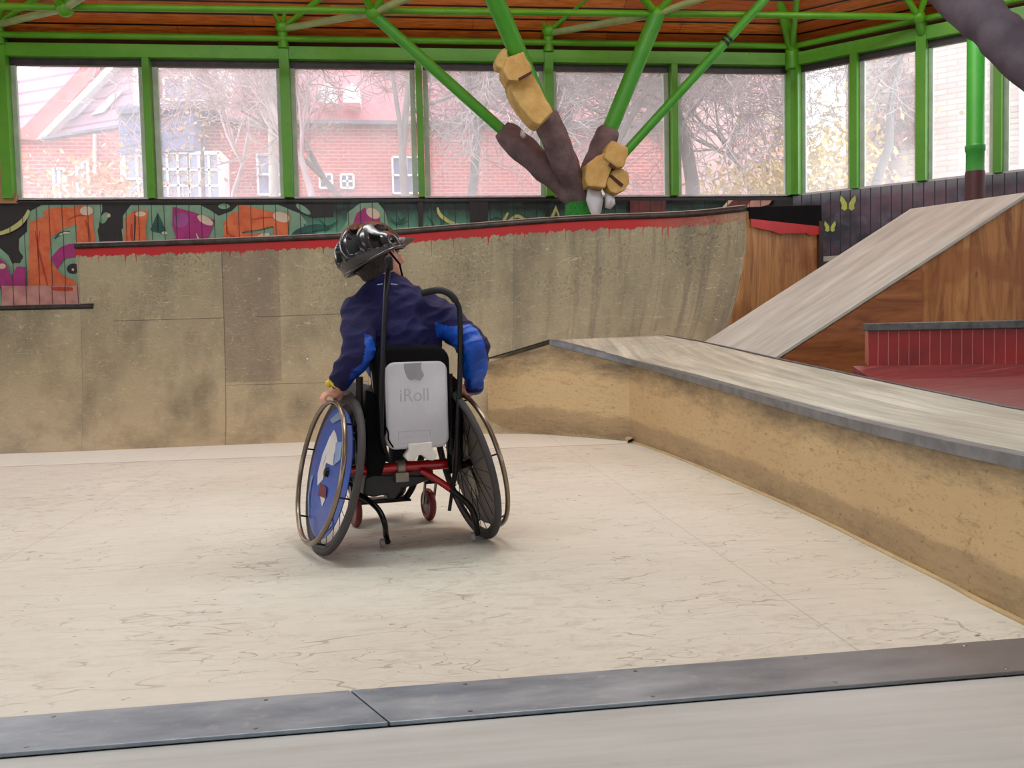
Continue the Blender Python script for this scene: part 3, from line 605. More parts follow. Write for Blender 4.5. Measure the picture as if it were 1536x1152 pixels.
# ------------------------------------------------------------------ straight bank ramp at right
YF, YN = 6.3, 5.5
r0_, r1_, r2_ = py(1064, 508, YF), py(1366, 310, YF), py(1164, 535, YN)
RA = .597; RB = (r0_.z-(r2_.z+RA*(r0_.x-r2_.x)))/(YF-YN); ZT = r0_.z+RA*(r1_.x-r0_.x)
def rz_(x, y): return r0_.z+RA*(x-r0_.x)+RB*(y-YF)
rp = thing('bank_ramp', (3, 5.4, 0), 'smooth grey flat bank ramp rising to the right behind the ledge', 'skate ramp')
def rx(y, z): return r0_.x+(z-r0_.z-RB*(y-YF))/RA
pts_ = [Vector((r0_.x-.03, YF, rz_(r0_.x-.03, YF))), Vector((rx(YF, ZT), YF, ZT)), Vector((rx(YN, ZT), YN, ZT)), Vector((r2_.x-.03, YN, rz_(r2_.x-.03, YN)))]
n = NT('smooth_grey_ramp'); o = n.coord(); f = n.noise(n.map(o, (1.2, 8, 1.2), rot=(0, 0, 0)), 1.6, 6, .6); c = n.ramp(f, [(.3, srgb(154, 154, 148)), (.7, srgb(190, 191, 186))]); g_ = n.noise(n.map(o, (2, 20, 2)), 2, 5); c = n.mix(n.mr(g_, .5, .75, 0, .35), c, srgb(146, 136, 126)); RAMPM = n.out(c, .3, 0, .5)
m_ = MB(); m_.prism(pts_, (0, 0, -.02)); m_.build('riding_surface', RAMPM, rp)
m_ = MB(); m_.prism([Vector((r2_.x-.02, YN+.01, r2_.z-.03)), Vector((rx(YN, ZT), YN+.01, ZT-.02)), Vector((rx(YN, ZT)+2.2, YN+.01, ZT-.02)), Vector((rx(YN, ZT)+2.2, YN+.01, .0)), Vector((r2_.x-.02, YN+.01, .0))], (0, .018, 0))
m_.build('side_panel', m_ply('knotty_brown_plywood', 'Z', (182, 122, 68), (126, 72, 38)), rp)
m_ = MB(); x0 = py(1383, 390, YN).x
m_.prism([Vector((r2_.x, YN+.004, .3)), Vector((r2_.x, YN+.004, r2_.z-.03)), Vector((x0, YN+.004, rz_(x0, YN)-.035)), Vector((x0, YN+.004, .3))], (0, -.006, 0)); m_.build('lower_side_panel', m_ply('dark_swirled_plywood', 'X', (150, 88, 48), (100, 56, 34)), rp)
m_ = MB(); m_.prism([pts_[1], pts_[2], pts_[2]+Vector((2.2, 0, 0)), pts_[1]+Vector((2.2, 0, 0))], (0, 0, -.03)); m_.build('deck', RAMPM, rp)
# ------------------------------------------------------------------ red bank and slatted box behind the ledge
n = NT('red_painted_boards'); o = n.coord(); f = n.noise(n.map(o, (1, 12, 1)), 2, 6, .65); c = n.mix(n.mr(f, .35, .7), srgb(128, 54, 54), srgb(98, 44, 46)); c = n.mix(n.mr(n.noise(n.map(o, (2, 26, 1)), 3, 4), .58, .7, 0, .4), c, srgb(176, 116, 104)); REDB = n.out(c, .42)
q0, q1 = pz(1284, 549, .54), pz(1536, 546, .54); dq = (q1-q0); far = q1+dq*1.5
rb = MB(); pl = [q0-dq*.02, far, Vector((far.x, 1.2, .36)), Vector((2.43, 1.2, .36))]+[p+Vector((.03, 0, -.012)) for p in lk[6:3:-1]]
rb.prism(pl, (0, 0, -.05)); o = rb.build('red_bank', REDB, origin=(3, 3.5, 0)); tag(o, 'dull red painted sloping boards between the ledge and the slatted red box', 'skate bank')
bx = thing('slatted_box', (q0.x, q0.y, .54), 'low dark red box with pale vertical lines and a thick grey top edge', 'skate box')
b0, b1 = pz(1302, 548, .54), pz(1536, 546, .54); dv = (b1-b0); bl = dv.length; dv.normalize(); nb = Vector((-dv.y, dv.x, 0)); nb = nb if nb.y > 0 else -nb
h1 = py(1302, 497, b0.y).z; h2 = py(1302, 485, b0.y).z; ext = 3.0
n = NT('red_slats'); o = n.coord('UV'); s = n.sep(o); f = n.noise(n.coord(), 5, 5); c = n.mix(n.mr(f, .35, .7), srgb(150, 28, 26), srgb(118, 24, 24)); wb = n.ma('ADD', s[0], n.ma('MULTIPLY', n.noise(n.coord(), 12, 2), .004)); c = n.mix(n.ma('MULTIPLY', n.rep(wb, .0505, .0035), .55), c, srgb(206, 140, 124))
c = n.mix(n.mr(n.noise(n.coord(), 30, 2), .78, .8), c, srgb(226, 180, 160)); REDS = n.out(c, .45)
m_ = MB(); m_.prism([b0, b0+dv*ext, b0+dv*ext+Vector((0, 0, h1-.54)), b0+Vector((0, 0, h1-.54))], nb*.35)
m_.grid(1, 1, lambda i, j: (b0-nb*.002+dv*ext*i+Vector((0, 0, (h1-.54)*j)), (ext*i, j))); m_.build('slatted_front', REDS, bx)
m_ = MB(); m_.prism([b0-nb*.02-dv*.01+Vector((0, 0, h1-.54)), b0-nb*.02+dv*ext+Vector((0, 0, h1-.54)), b0-nb*.02+dv*ext+Vector((0, 0, h2-.54)), b0-nb*.02-dv*.01+Vector((0, 0, h2-.54))], nb*.4)
m_.build('top_edge', plain('dark_grey_top', (96, 98, 98), .45, .3, var=.25, sc=20), bx, bevel=.006)
# ------------------------------------------------------------------ tree column with padded branches
tc = thing('branching_post', (1.95, 8.75, 1.6), 'green steel column on the ramp deck splitting into four slanting branches', 'column')
GB = m_green('green_branch_paint', (52, 140, 28)); CY = 8.75
cb = py(872, 332, CY); ct = py(869, 296, CY)
n = NT('bright_green_wrap'); o = n.coord(); f = n.noise(o, 60, 4); c = n.mix(n.mr(f, .4, .6), srgb(22, 132, 26), srgb(10, 100, 22)); n.bump(f, .5, .01); GW = n.out(c, .7)
m_ = MB(); m_.tube([Vector((cb.x, CY, .0)), Vector((cb.x, CY, cb.z-.2)), Vector((cb.x, CY, cb.z)), ct], [.13, .13, .16, .13], 20); m_.build('trunk', GW, tc, smooth=50)
def br(a, b, r, lab=None): m_ = MB(); m_.tube([a, b], r, 16); return m_.build('branch', GB, tc, smooth=50)
a1, e1 = py(866, 296, CY), py(560, 22, YC); a2, e2 = py(868, 292, CY-.05), py(732, -25, 7.5); a3, e3 = py(874, 292, CY), py(985, 24, YC); a4, e4 = py(884, 288, CY-.15), py(1162, -18, 8.2)
br(a1, e1, .05); br(a2, e2, .078); br(a3, e3, .075); br(a4, e4, .042)
m_ = MB(); j4 = a4.lerp(e4, .74)
m_.tube([a4.lerp(e4, .735), a4.lerp(e4, .745)], .048, 14); m_.tube([a4.lerp(e4, .752), a4.lerp(e4, .762)], .048, 14); m_.build('joint_ring', BLACK, tc, smooth=40)
def foam_mat(name, rgb, rgb2, sc=50):
    n = NT(name); o = n.coord(); f = n.noise(o, 7, 5); g_ = n.noise(o, sc, 4); c = n.mix(n.mr(f, .35, .65), srgb(*rgb), srgb(*rgb2)); c = n.mix(n.mr(g_, .55, .75, 0, .4), c, srgb(*[int(q*.6) for q in rgb2])); n.bump(g_, .4, .006); return n.out(c, .85, 0, .1)
BRF = foam_mat('brown_grey_foam', (124, 106, 108), (98, 84, 86)); YF_ = foam_mat('yellow_foam', (204, 172, 112), (180, 148, 90), 90)
def sleeve(a, b, t0, t1, r, label, nm='foam_sleeve'):
    P = []; Rr = []; N = 22
    for i in range(N+1):
        t = t0+(t1-t0)*i/N; p = a.lerp(b, t); k = i/N; P.append(p)
        q = r*(1+.05*math.sin(7*k+r*30)+.03*math.sin(17*k)); 
        if i == 0: q *= .8
        if i >= N-1: q *= (.93 if i == N-1 else .72)
        Rr.append(q)
    m_ = MB(); seg = 22; m_.tube(P, Rr, seg)
    for i, v in enumerate(m_.V): m_.V[i] = v+Vector(mnoise.noise_vector(v*9))*.018
    o = m_.build(nm, BRF, origin=P[0], smooth=70); return tag(o, label, 'foam padding', 'brown foam sleeves on the green branches')
def tfor(a, b, u, ax=0):   # parameter on a-b whose projection has pixel u
    best = min(range(1001), key=lambda k: abs(proj(a.lerp(b, k/1000))[ax]-u)); return best/1000
def proj(p): q = R.transposed() @ (p-C0); return (W/2+FPX*q.x/-q.z, H/2-FPX*q.y/-q.z)
s1 = sleeve(a1, e1, -.02, tfor(a1, e1, 752), .122, 'long brown-grey foam sleeve on the branch slanting up to the left')
s2 = sleeve(a2, e2, -.04, tfor(a2, e2, 170, 1), .118, 'brown-grey foam sleeve on the steep middle branch below the yellow foam block')
s3 = sleeve(a3, e3, .0, tfor(a3, e3, 192, 1), .115, 'short brown-grey foam sleeve on the branch behind the two lower yellow blocks')
def foam_px(segs, label, name='foam_block', bev=.03, parts=()):
    y0 = segs[0][1]; m_ = MB(); 
    for pts, y, th in segs: m_.prism([py(u, v, y) for u, v in pts], (0, th, 0))
    o = remeshed(m_, .012, 2, name, [YF_], None, None, py(segs[0][0][0][0], segs[0][0][0][1], y0), disp=lambda c: mnoise.noise(c*11)*.006)
    return tag(o, label, 'foam padding', 'yellow foam blocks tied to the branches')
fy1 = foam_px([([(762, 118), (779, 108), (799, 110), (830, 167), (809, 187), (799, 182), (779, 158), (767, 137)], 7.86, .3), ([(760, 86), (785, 77), (798, 100), (797, 110), (779, 121), (762, 120), (754, 104)], 7.74, .3), ([(757, 70), (763, 74), (761, 84), (757, 104), (744, 100), (742, 90), (748, 80)], 7.8, .16)], 'long bent yellow foam block strapped to the steep branch in the upper window')
fy2 = foam_px([([(880, 246), (895, 234), (908, 228), (924, 243), (911, 268), (909, 282), (882, 279), (877, 268)], 8.36, .22)], 'bulging yellow foam block at the column fork beside the brown sleeves')
fy3 = foam_px([([(905, 236), (912, 218), (918, 210), (942, 220), (943, 232), (936, 250), (925, 252), (916, 245)], 8.33, .2)], 'square yellow foam block topmost on the thin right-hand branch')
fy4 = foam_px([([(909, 270), (918, 256), (930, 251), (943, 258), (945, 272), (938, 285), (926, 291), (915, 288), (910, 279)], 8.4, .2)], 'round yellow foam roll with a dark slit, lowest of the yellow pieces')
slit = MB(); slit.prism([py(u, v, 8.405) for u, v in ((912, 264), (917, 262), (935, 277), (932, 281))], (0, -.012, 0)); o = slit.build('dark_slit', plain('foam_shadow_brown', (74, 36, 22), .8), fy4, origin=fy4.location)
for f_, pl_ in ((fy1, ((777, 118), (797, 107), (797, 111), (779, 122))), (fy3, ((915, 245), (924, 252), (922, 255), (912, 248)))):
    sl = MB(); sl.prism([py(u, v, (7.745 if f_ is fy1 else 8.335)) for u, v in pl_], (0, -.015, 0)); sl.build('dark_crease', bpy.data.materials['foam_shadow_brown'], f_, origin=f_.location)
PLS = NT('torn_clear_plastic'); PLS = PLS.out(srgb(222, 220, 226), .25, 0, .6, Alpha=.7)
def film(pts, y, label):
    m_ = MB(); P = [py(u, v, y) for u, v in pts]; c_ = sum(P, Vector())/len(P)
    ring = [p+Vector((0, .05*mnoise.noise(p*13), 0)) for p in P]; mid = [c_.lerp(p, .5)+Vector((0, -.03-.04*mnoise.noise(p*17), 0)) for p in P]; k = len(P)
    m_.add(ring+mid+[c_+Vector((0, -.04, 0))], [(i, (i+1) % k, k+(i+1) % k, k+i) for i in range(k)]+[(k+i, k+(i+1) % k, 2*k) for i in range(k)])
    o = m_.build('plastic_wrap', PLS, origin=c_, smooth=60); s_ = o.modifiers.new('t', 'SOLIDIFY'); s_.thickness = .004; return tag(o, label, 'plastic wrap', 'torn plastic wrap left on the foam')
film([(819, 184), (825, 186), (828, 196), (826, 210), (821, 218), (814, 212), (811, 202), (814, 192)], 8.42, 'small strip of torn clear plastic under the long yellow foam block')
film([(881, 282), (903, 284), (905, 300), (902, 318), (893, 330), (885, 318), (879, 300)], 8.5, 'crumpled clear plastic hanging below the bulging yellow foam beside the green trunk')
film([(908, 289), (916, 288), (923, 297), (923, 306), (916, 314), (908, 311)], 8.48, 'small white scrap of plastic hanging right of the crumpled plastic')
film([(781, 193), (787, 198), (791, 205), (785, 209), (780, 203)], 8.5, 'tiny white plastic shred stuck to the long left sleeve')
# column near the right wall
rc = thing('round_post', (py(1463, 290, 7.3).x, 7.3, 0), 'round green steel column with a collar in front of the right-hand windows', 'column')
cx = py(1463, 200, 7.3).x; zz = lambda v: py(1463, v, 7.3).z
m_ = MB(); m_.lathe([(.071, zz(258)), (.071, zz(228)), (.078, zz(226)), (.079, zz(219)), (.07, zz(217)), (.068, 3.84)], (cx, 7.3, 0), (0, 0, 1), 28); m_.build('shaft', m_green('green_column_paint', (40, 140, 40)), rc, smooth=40)
m_ = MB(); m_.lathe([(.078, 0), (.078, zz(262)), (.074, zz(257))], (cx, 7.3, 0), (0, 0, 1), 28); m_.build('painted_base', plain('dark_red_brown_paint', (74, 30, 34), .5), rc, smooth=40)
# thick padded brace crossing the upper right
pb0, pb1 = py(1380, -60, 5.3), py(1600, 145, 4.7); pdr = (pb1-pb0).normalized(); m_ = MB(); P = [pb0.lerp(pb1, i/30) for i in range(31)]; m_.tube(P, [.128*(1+.02*math.sin(i*.9))+(-.012 if i in (15, 16) else 0) for i in range(31)], 30)
for i, v in enumerate(m_.V): m_.V[i] = v+Vector(mnoise.noise_vector(v*5))*.012
n = NT('grey_violet_fabric'); o = n.coord(); f = n.noise(o, 120, 3); w_ = n.noise(o, 5, 4); c = n.mix(n.mr(w_, .4, .62), srgb(92, 84, 92), srgb(76, 68, 76)); n.bump(f, .3, .003); FAB = n.out(c, .9, 0, .1)
pfoot = pb1+pdr*((pb1.z-1.9)/-pdr.z); pt = thing('padded_brace', (pfoot.x, pfoot.y, 0), 'thick grey fabric-covered padded brace crossing the top right window', 'padded brace')
m_.build('fabric_sleeve', FAB, pt, smooth=80); m_ = MB(); m_.tube([pfoot, pb0-pdr*.75], .07, 16); m_.build('steel_branch', GB, pt, smooth=50); m_ = MB(); m_.tube([Vector((pfoot.x, pfoot.y, 0)), pfoot+Vector((0, 0, .12))], .13, 20); m_.build('trunk', GB, pt, smooth=50)
# tan board at the left edge
m_ = MB(); q = [py(u, v, 9.44) for u, v in ((-40, 291), (24, 291), (24, 305), (-40, 305))]; m_.prism(q, (0, .045, 0)); q = [py(u, v, 9.44) for u, v in ((-30, 100), (4, 100), (6, 291), (-30, 291))]; m_.prism(q, (0, .06, 0))
o = m_.build('tan_board', plain('tan_board_wood', (168, 124, 78)), origin=q[0]); tag(o, 'tan wooden board standing at the left end of the window sill', 'board')
# ------------------------------------------------------------------ wheelchair (built in its own axes: x right, y forward)
CO = Vector((.0, 3.37, 0)); CYAW = math.radians(12); RC = Matrix.Rotation(CYAW, 3, 'Z'); RCi = RC.transposed()
wc = thing('wheelchair', CO, 'wheelchair with cambered wheels, pale hard back shell and blue left spoke guard', 'wheelchair', rotz=CYAW)
def cl(u, v, yl=0.): 
    d = RCi @ ray(u, v); p0 = RCi @ (C0-CO); return p0+d*((yl-p0.y)/d.y)
def toworld(p): return CO+RC @ Vector(p)
MET = plain('black_metal', (34, 31, 32), .32, .6); RUB = plain('tyre_rubber', (62, 59, 60), .7, var=.1); RIMM = plain('grey_rim', (74, 72, 78), .35, .7)
HRM = plain('tan_grey_handrim', (142, 126, 108), .28, .75); CHR = plain('chrome', (190, 188, 186), .18, 1); REDM = plain('gloss_red', (176, 14, 22), .22, 0, .6); WHT = plain('white_plastic', (226, 222, 220), .35)
FABK = plain('black_fabric', (16, 15, 18), .9, 0, .1); SPK = plain('spoke_black', (24, 22, 24), .35, .7)
n = NT('blue_guard'); o = n.coord(); f = n.noise(o, 9, 4); c = n.mix(n.mr(f, .35, .65), srgb(28, 84, 186), srgb(58, 82, 160)); BLUEG = n.out(c, .3, 0, .5, Alpha=.93)
n = NT('grey_guard'); GREYG = n.out(srgb(126, 116, 110), .5, 0, .4)
RW = .287; GAM = math.radians(13)
def wheel(sx, xyaw, guard):
    c0 = Vector((sx*((.298 if sx > 0 else .313)-RW*math.sin(GAM)), 0, RW*math.cos(GAM)))
    Q = Matrix.Rotation(xyaw, 3, 'Z'); nn = Q @ Vector((sx*math.cos(GAM), 0, math.sin(GAM))); up = Q @ Vector((-sx*math.sin(GAM), 0, math.cos(GAM))); fw = nn.cross(up)
    P = lambda r, t, h=0: c0+up*(r*math.cos(t))+fw*(r*math.sin(t))+nn*h
    side = 'left' if sx < 0 else 'right'
    m_ = MB(); m_.lathe([(RW-.012+.0125*math.cos(q), .0125*math.sin(q)) for q in [2*PI*k/12 for k in range(12)]], c0, nn, 72, True); root = m_.build('rear_wheel', RUB, wc, smooth=180)
    root['label'] = 'blue-guarded cambered wheel with tan handrim' if sx < 0 else 'cambered wheel with bare black spokes facing the camera'
    m_ = MB(); m_.lathe([(RW-.022, .009), (RW-.022, -.009), (RW-.038, -.006), (RW-.038, .006)], c0, nn, 72, True); m_.build('rim', RIMM, root, smooth=40)
    m_ = MB(); m_.lathe([(.25+.009*math.cos(q), .05+.009*math.sin(q)) for q in [2*PI*k/10 for k in range(10)]], c0, nn, 72, True); m_.build('handrim', HRM, root, smooth=180)
    for k in range(6): t = 2*PI*k/6+.3; m_ = MB(); m_.tube([P(RW-.034, t, .004), P(.25, t, .047)], .0035, 6); m_.build('handrim_tab', MET, root, smooth=60)
    m_ = MB(); m_.lathe([(.0001, .035), (.014, .034), (.018, .02), (.014, .018), (.014, -.025), (.02, -.028), (.02, -.034), (.0001, -.036)], c0, nn, 20); m_.build('hub', SPK, root, smooth=40)
    m_ = MB()
    for k in range(24):
        t = 2*PI*k/24; s = 1 if k % 2 else -1; m_.tube([P(.018, t+s*.9, .018 if k % 4 < 2 else -.026), P(RW-.036, t, 0)], .0013, 5, cap=False)
    m_.build('spokes', SPK, root, smooth=60)
    # guard disc with printed shapes
    hg = .024; m_ = MB(); m_.lathe([(.022, hg), (.232, hg-.006), (.232, hg-.009), (.022, hg-.003)], c0, nn, 64, True); gd = m_.build('spoke_guard', guard, root, smooth=40)
    m_ = MB(); so = 1 if sx < 0 else -1; hh = hg+.0035 if sx < 0 else hg-.0125
    def pat(pl, mi):
        if sx < 0: pl = [(a, max(-.2, min(.2, b*1.7))) for a, b in pl]; pl = [(a*min(1, .226/max(math.hypot(a, b), 1e-6)), b*min(1, .226/max(math.hypot(a, b), 1e-6))) for a, b in pl]
        m_.m(mi).poly([P(math.hypot(a, b), math.atan2(b, a), (hg-.006*(math.hypot(a, b)-.022)/.21+.0015*(1+mi)) if sx < 0 else (hg-.012)) for a, b in pl])
    if sx < 0:
        pat([(.14, -.005), (.11, -.03), (.07, -.022), (.03, -.03), (.03, .02), (-.03, .02), (-.06, .055), (-.02, .07), (.05, .062), (.12, .035), (.15, .015)], 0)
        pat([(.11, -.02), (.12, -.06), (.06, -.07), (.03, -.035), (.07, -.03)], 1); pat([(-.045, .03), (-.05, -.02), (-.085, -.025), (-.09, .03)], 2); pat([(-.09, .02), (-.088, -.02), (-.12, -.005)], 0)
        pat([(-.03, .1), (-.1, .105), (-.19, .07), (-.2, .09), (-.12, .14), (-.04, .14)], 1); pat([(-.12, -.08), (-.18, -.05), (-.2, -.02), (-.21, -.04), (-.17, -.1)], 1); pat([(.2, -.03), (.17, .03), (.18, .06), (.215, .01)], 1)
        m_.build('printed_design', [WHT, plain('pale_blue_print', (128, 152, 190)), plain('maroon_print', (110, 18, 26))], gd, recalc=False)
    else:
        for a0 in (0.1, 3.3): pat([(r*math.cos(t+a0), r*math.sin(t+a0)) for r, t in ((.03, -.4), (.07, -.55), (.12, -.42), (.145, 0), (.12, .35), (.06, .5), (.03, .4))], 0)
        m_.build('printed_design', [plain('cream_patch', (214, 204, 186))], gd, recalc=False)
    return c0, nn, up, fw, P
wl = wheel(-1, math.radians(8), BLUEG); wrr = wheel(1, math.radians(4), GREYG)
def tube(name, pts, r, mat=MET, sm=6, par=wc, lab=None):
    m_ = MB(); m_.tube(catmull(pts, sm) if sm else pts, r, 10); o = m_.build(name, mat, par, smooth=60)
    if lab: o['label'] = lab
    return o
# axle, clamps, frame
hl, hr_ = wl[0], wrr[0]; AX = Vector((0, 0, hl.z))
tube('camber_tube', [hl*.88+AX*.12+Vector((0, 0, .006)), hr_*.88+AX*.12+Vector((0, 0, .006))], .019, REDM, 0)
for p, q in ((hl, .8), (hr_, .8)): tube('axle_pin', [p, p*q+AX*(1-q)], .01, CHR, 0)
m_ = MB(); k = cl(601, 703, -.0); m_.lathe([(.023, -.016), (.026, -.012), (.026, .012), (.023, .016)], (k.x, 0, hl.z+.006), (1, 0, 0), 20); m_.box((k.x, -.01, hl.z-.028), (.05, .035, .035)); m_.build('tube_clamp', plain('grey_clamp', (150, 138, 126), .4, .4), wc, smooth=40, bevel=.003)
SEATZ = .40
for sx in (-1, 1):
    tube('side_frame', [(sx*.165, -.04, .30), (sx*.165, -.05, .40), (sx*.17, .1, .40), (sx*.17, .27, .395), (sx*.165, .34, .33), (sx*.13, .40, .16), (sx*.1, .44, .09)], .013, MET)
    m_ = MB(); m_.prism([(sx*.19, -.07, .34), (sx*.19, .2, .36), (sx*.19, .24, .44), (sx*.187, .12, .53), (sx*.182, .0, .575), (sx*.18, -.075, .56)], (sx*.006, 0, 0)); m_.build('side_guard', plain('black_guard', (24, 23, 26), .4), wc, bevel=.002)
m_ = MB(); m_.box((0, .13, SEATZ), (.33, .36, .03)); m_.build('seat', FABK, wc, bevel=.01)
m_ = MB(); m_.box((0, .14, SEATZ+.035), (.32, .35, .05)); m_.build('seat_cushion', plain('navy_cushion', (24, 26, 52), .85), wc, bevel=.018)
m_ = MB(); m_.prism([cl(u, v, -.0) for u, v in ((562, 712), (640, 714), (652, 716), (626, 727), (602, 733), (600, 738), (594, 748), (582, 750), (580, 742), (560, 746), (545, 742), (548, 716))], (0, .16, 0)); m_.build('underseat_box', plain('black_box_plastic', (20, 18, 20), .5), wc, bevel=.006)
tube('footrest_tube', [(-.1, .44, .09), (.1, .44, .09)], .01, MET, 0); m_ = MB(); m_.box((0, .48, .085), (.24, .12, .008)); m_.build('footplate', MET, wc, bevel=.002)
# front casters
for kx, nm in ((cl(643, 770, .40).x, 'a'), (cl(643, 770, .40).x-.3, 'b')):
    rr = .066; m_ = MB(); m_.lathe([(rr-.013+.014*math.cos(q), .014*math.sin(q)) for q in [2*PI*j/10 for j in range(10)]], (kx, .40, rr), (1, .12, 0), 32, True); cw = m_.build('caster_wheel', plain('dark_red_caster', (118, 24, 30), .45), wc, smooth=180)
    m_ = MB(); m_.lathe([(.0001, .012), (.05, .009), (.05, -.009), (.0001, -.012)], (kx, .40, rr), (1, .12, 0), 24); m_.build('caster_hub', plain('maroon_hub', (82, 18, 26), .4), cw, smooth=40)
    m_ = MB()
    for s in (-1, 1): m_.prism([(kx+s*.02, .39, rr), (kx+s*.02, .415, rr), (kx+s*.02, .37, .16), (kx+s*.02, .34, .16)], (s*.004, 0, 0))
    m_.box((kx, .355, .165), (.05, .03, .012)); m_.tube([(kx, .355, .16), (kx, .355, .27)], .012, 12); m_.build('caster_fork', MET, cw, smooth=40)
    tube('caster_arm', [(kx, .355, .25), ((.165 if kx > 0.05 else -.165), .33, .33)], .012, MET, 0)
# back: upholstery, hard shell
def rrect(x0, x1, z0, z1, r, y, n_=6, skew=0):
    P = []
    for cx_, cz_, a0 in ((x1-r, z1-r, 0), (x0+r, z1-r, PI/2), (x0+r, z0+r, PI), (x1-r, z0+r, 1.5*PI)):
        for k in range(n_+1):
            a = a0+PI/2*k/n_; x = cx_+r*math.cos(a); z = cz_+r*math.sin(a)
            P.append(Vector((x-(skew*max(0, (z-z0)/(z1-z0)) if x < (x0+x1)/2 else 0), y, z)))
    return P
def loft(name, rings, mat, par, sm=50, capf=True):
    m_ = MB(); k = len(rings[0]); vs = [p for r_ in rings for p in r_]; fs = [(i*k+j, i*k+(j+1) % k, (i+1)*k+(j+1) % k, (i+1)*k+j) for i in range(len(rings)-1) for j in range(k)]
    if capf: fs += [list(range(k)), list(range((len(rings)-1)*k, len(rings)*k))[::-1]]
    m_.add(vs, fs); return m_.build(name, mat, par, smooth=sm)
YB = -.115
tl, br_ = cl(576, 543, YB), cl(675, 670, YB); X0, X1, Z0, Z1 = tl.x, br_.x, br_.z, tl.z
sk = .0
n = NT('pale_grey_shell'); o = n.coord(); f = n.noise(o, 8, 4); c = n.mix(n.mr(f, .35, .65), srgb(206, 206, 212), srgb(196, 196, 204)); SHM = n.out(c, .28, 0, .5)
shell = loft('back_shell', [rrect(X0+.012, X1-.012, Z0+.012, Z1-.012, .028, YB-.002), rrect(X0+.004, X1-.004, Z0+.004, Z1-.004, .034, YB+.002), rrect(X0, X1, Z0, Z1, .036, YB+.012), rrect(X0-.004, X1+.002, Z0+.004, Z1-.002, .038, YB+.04, skew=.01), rrect(X0-.004, X1+.004, Z0+.01, Z1-.006, .04, YB+.075, skew=.035)], SHM, wc, 60)
ins = [rrect(X0+.0, X1+.004, Z0+.03, Z1+.035, .05, YB+.006, skew=.02), rrect(X0-.01, X1+.01, Z0+.02, Z1+.052, .055, YB+.02, skew=.02), rrect(X0-.012, X1+.014, Z0+.0, Z1+.058, .055, YB+.09, skew=.03), rrect(X0+.01, X1, Z0+.01, Z1+.045, .05, YB+.12, skew=.01)]
loft('back_upholstery', ins, FABK, wc, 60)
# marks on the shell: grey cut-off shape, raised lettering, faint plate
def onsh(pts, dy): return [cl(u, v, YB-.002-dy) for u, v in pts]
m_ = MB(); m_.prism(onsh(((606, 545.5), (632.5, 544), (631, 548), (632, 555), (636, 562), (633, 568), (630, 571), (626, 569.5), (621, 569), (616, 570.5), (612, 568), (608, 560), (606, 552)), .0), (0, -.001, 0)); m_.build('grey_emblem', plain('emblem_grey', (160, 160, 164), .5), shell)
LET = plain('raised_letter_grey', (190, 190, 197), .35)
def text(body, u0, u1, vb, mat, h=None):
    cv = bpy.data.curves.new('lettering', 'FONT'); cv.body = body; cv.extrude = .0012; cv.offset = .0004
    t = bpy.data.objects.new('tmp_text', cv); COL.objects.link(t); dg = bpy.context.evaluated_depsgraph_get(); me = bpy.data.meshes.new_from_object(t.evaluated_get(dg)); bpy.data.objects.remove(t)
    xs_ = [v.co.x for v in me.vertices]; a, b = min(xs_), max(xs_); A, B = cl(u0, vb, YB), cl(u1, vb, YB); s = (B.x-A.x)/(b-a); ys_ = [v.co.y for v in me.vertices]; sy = s if h is None else h/(max(ys_)-min(ys_))
    for v in me.vertices: x, y, z = v.co; v.co = Vector((A.x+(x-a)*s, YB-.0022-z, A.z+y*sy))
    me.materials.append(mat); o = bpy.data.objects.new('lettering', me); COL.objects.link(o); o.parent = shell; return o
o = text('iRoll', 600, 643, 602.5, LET, h=.045); o['label'] = 'raised letters reading iRoll'
m_ = MB(); 
for a, b in (((597, 648), (645, 645)), ((645, 645), (645.5, 655)), ((598, 660), (598, 648))): m_.tube([cl(a[0], a[1], YB-.0022), cl(b[0], b[1], YB-.0022)], .0012, 6)
for i in range(9): u = 602+i*4.7; m_.tube([cl(u, 656-i*.2, YB-.0022), cl(u+2.6, 655.5-i*.2+(i % 3-1), YB-.0022)], .0013, 6)
for i in range(6): u = 599+i*6; m_.tube([cl(u, 665-i*.2, YB-.0022), cl(u+3, 664.7-i*.2, YB-.0022)], .001, 6)
m_.build('faint_embossing', LET, shell, smooth=60)
m_ = MB()
m_.prism([cl(u, v, YB-.012) for u, v in ((612, 666), (648, 663), (650, 675), (656, 683), (651, 691), (641, 690), (634, 683), (628, 683), (622, 691), (612, 692), (607, 685), (613, 676))], (0, .04, 0))
t_ = remeshed(m_, .003, 5, 'white_tab', [plain('bright_white_plastic', (244, 240, 234), .4)]); t_.parent = wc; t_.location = (0, 0, 0)
tube('cable', [cl(576, 636, YB-.006), cl(582, 648, YB-.008), cl(583, 660, YB-.008), cl(590, 671, YB)], .003, FABK)
# push posts
YP = -.15
tube('push_post', [cl(584, 390, YP+.02), cl(580, 430, YP), cl(576, 500, YP), cl(573, 580, YP), cl(572, 650, YP+.02), cl(582, 690, -.04)], .0095, MET)
m_ = MB(); m_.cap(cl(585, 402, YP+.02), cl(583, 388, YP-.06), .012, .013, 14); m_.build('push_grip', plain('grip_rubber', (26, 25, 27), .7), wc, smooth=60)
tube('push_post', [cl(664, 436, -.1), cl(676, 442, -.115), cl(686, 455, -.12), cl(690, 475, -.12), cl(690, 560, -.12), cl(686, 640, -.12), cl(684, 700, -.1), cl(678, 735, -.06)], .0095, MET)
tube('push_grip', [cl(634, 440, -.05), cl(650, 436, -.08), cl(664, 436, -.1), cl(676, 442, -.115), cl(684, 452, -.12)], .0125, bpy.data.materials['grip_rubber'])
tube('hanging_rod', [cl(683, 690, -.05), cl(679, 730, -.05), cl(674, 766, -.05)], .0065, MET)
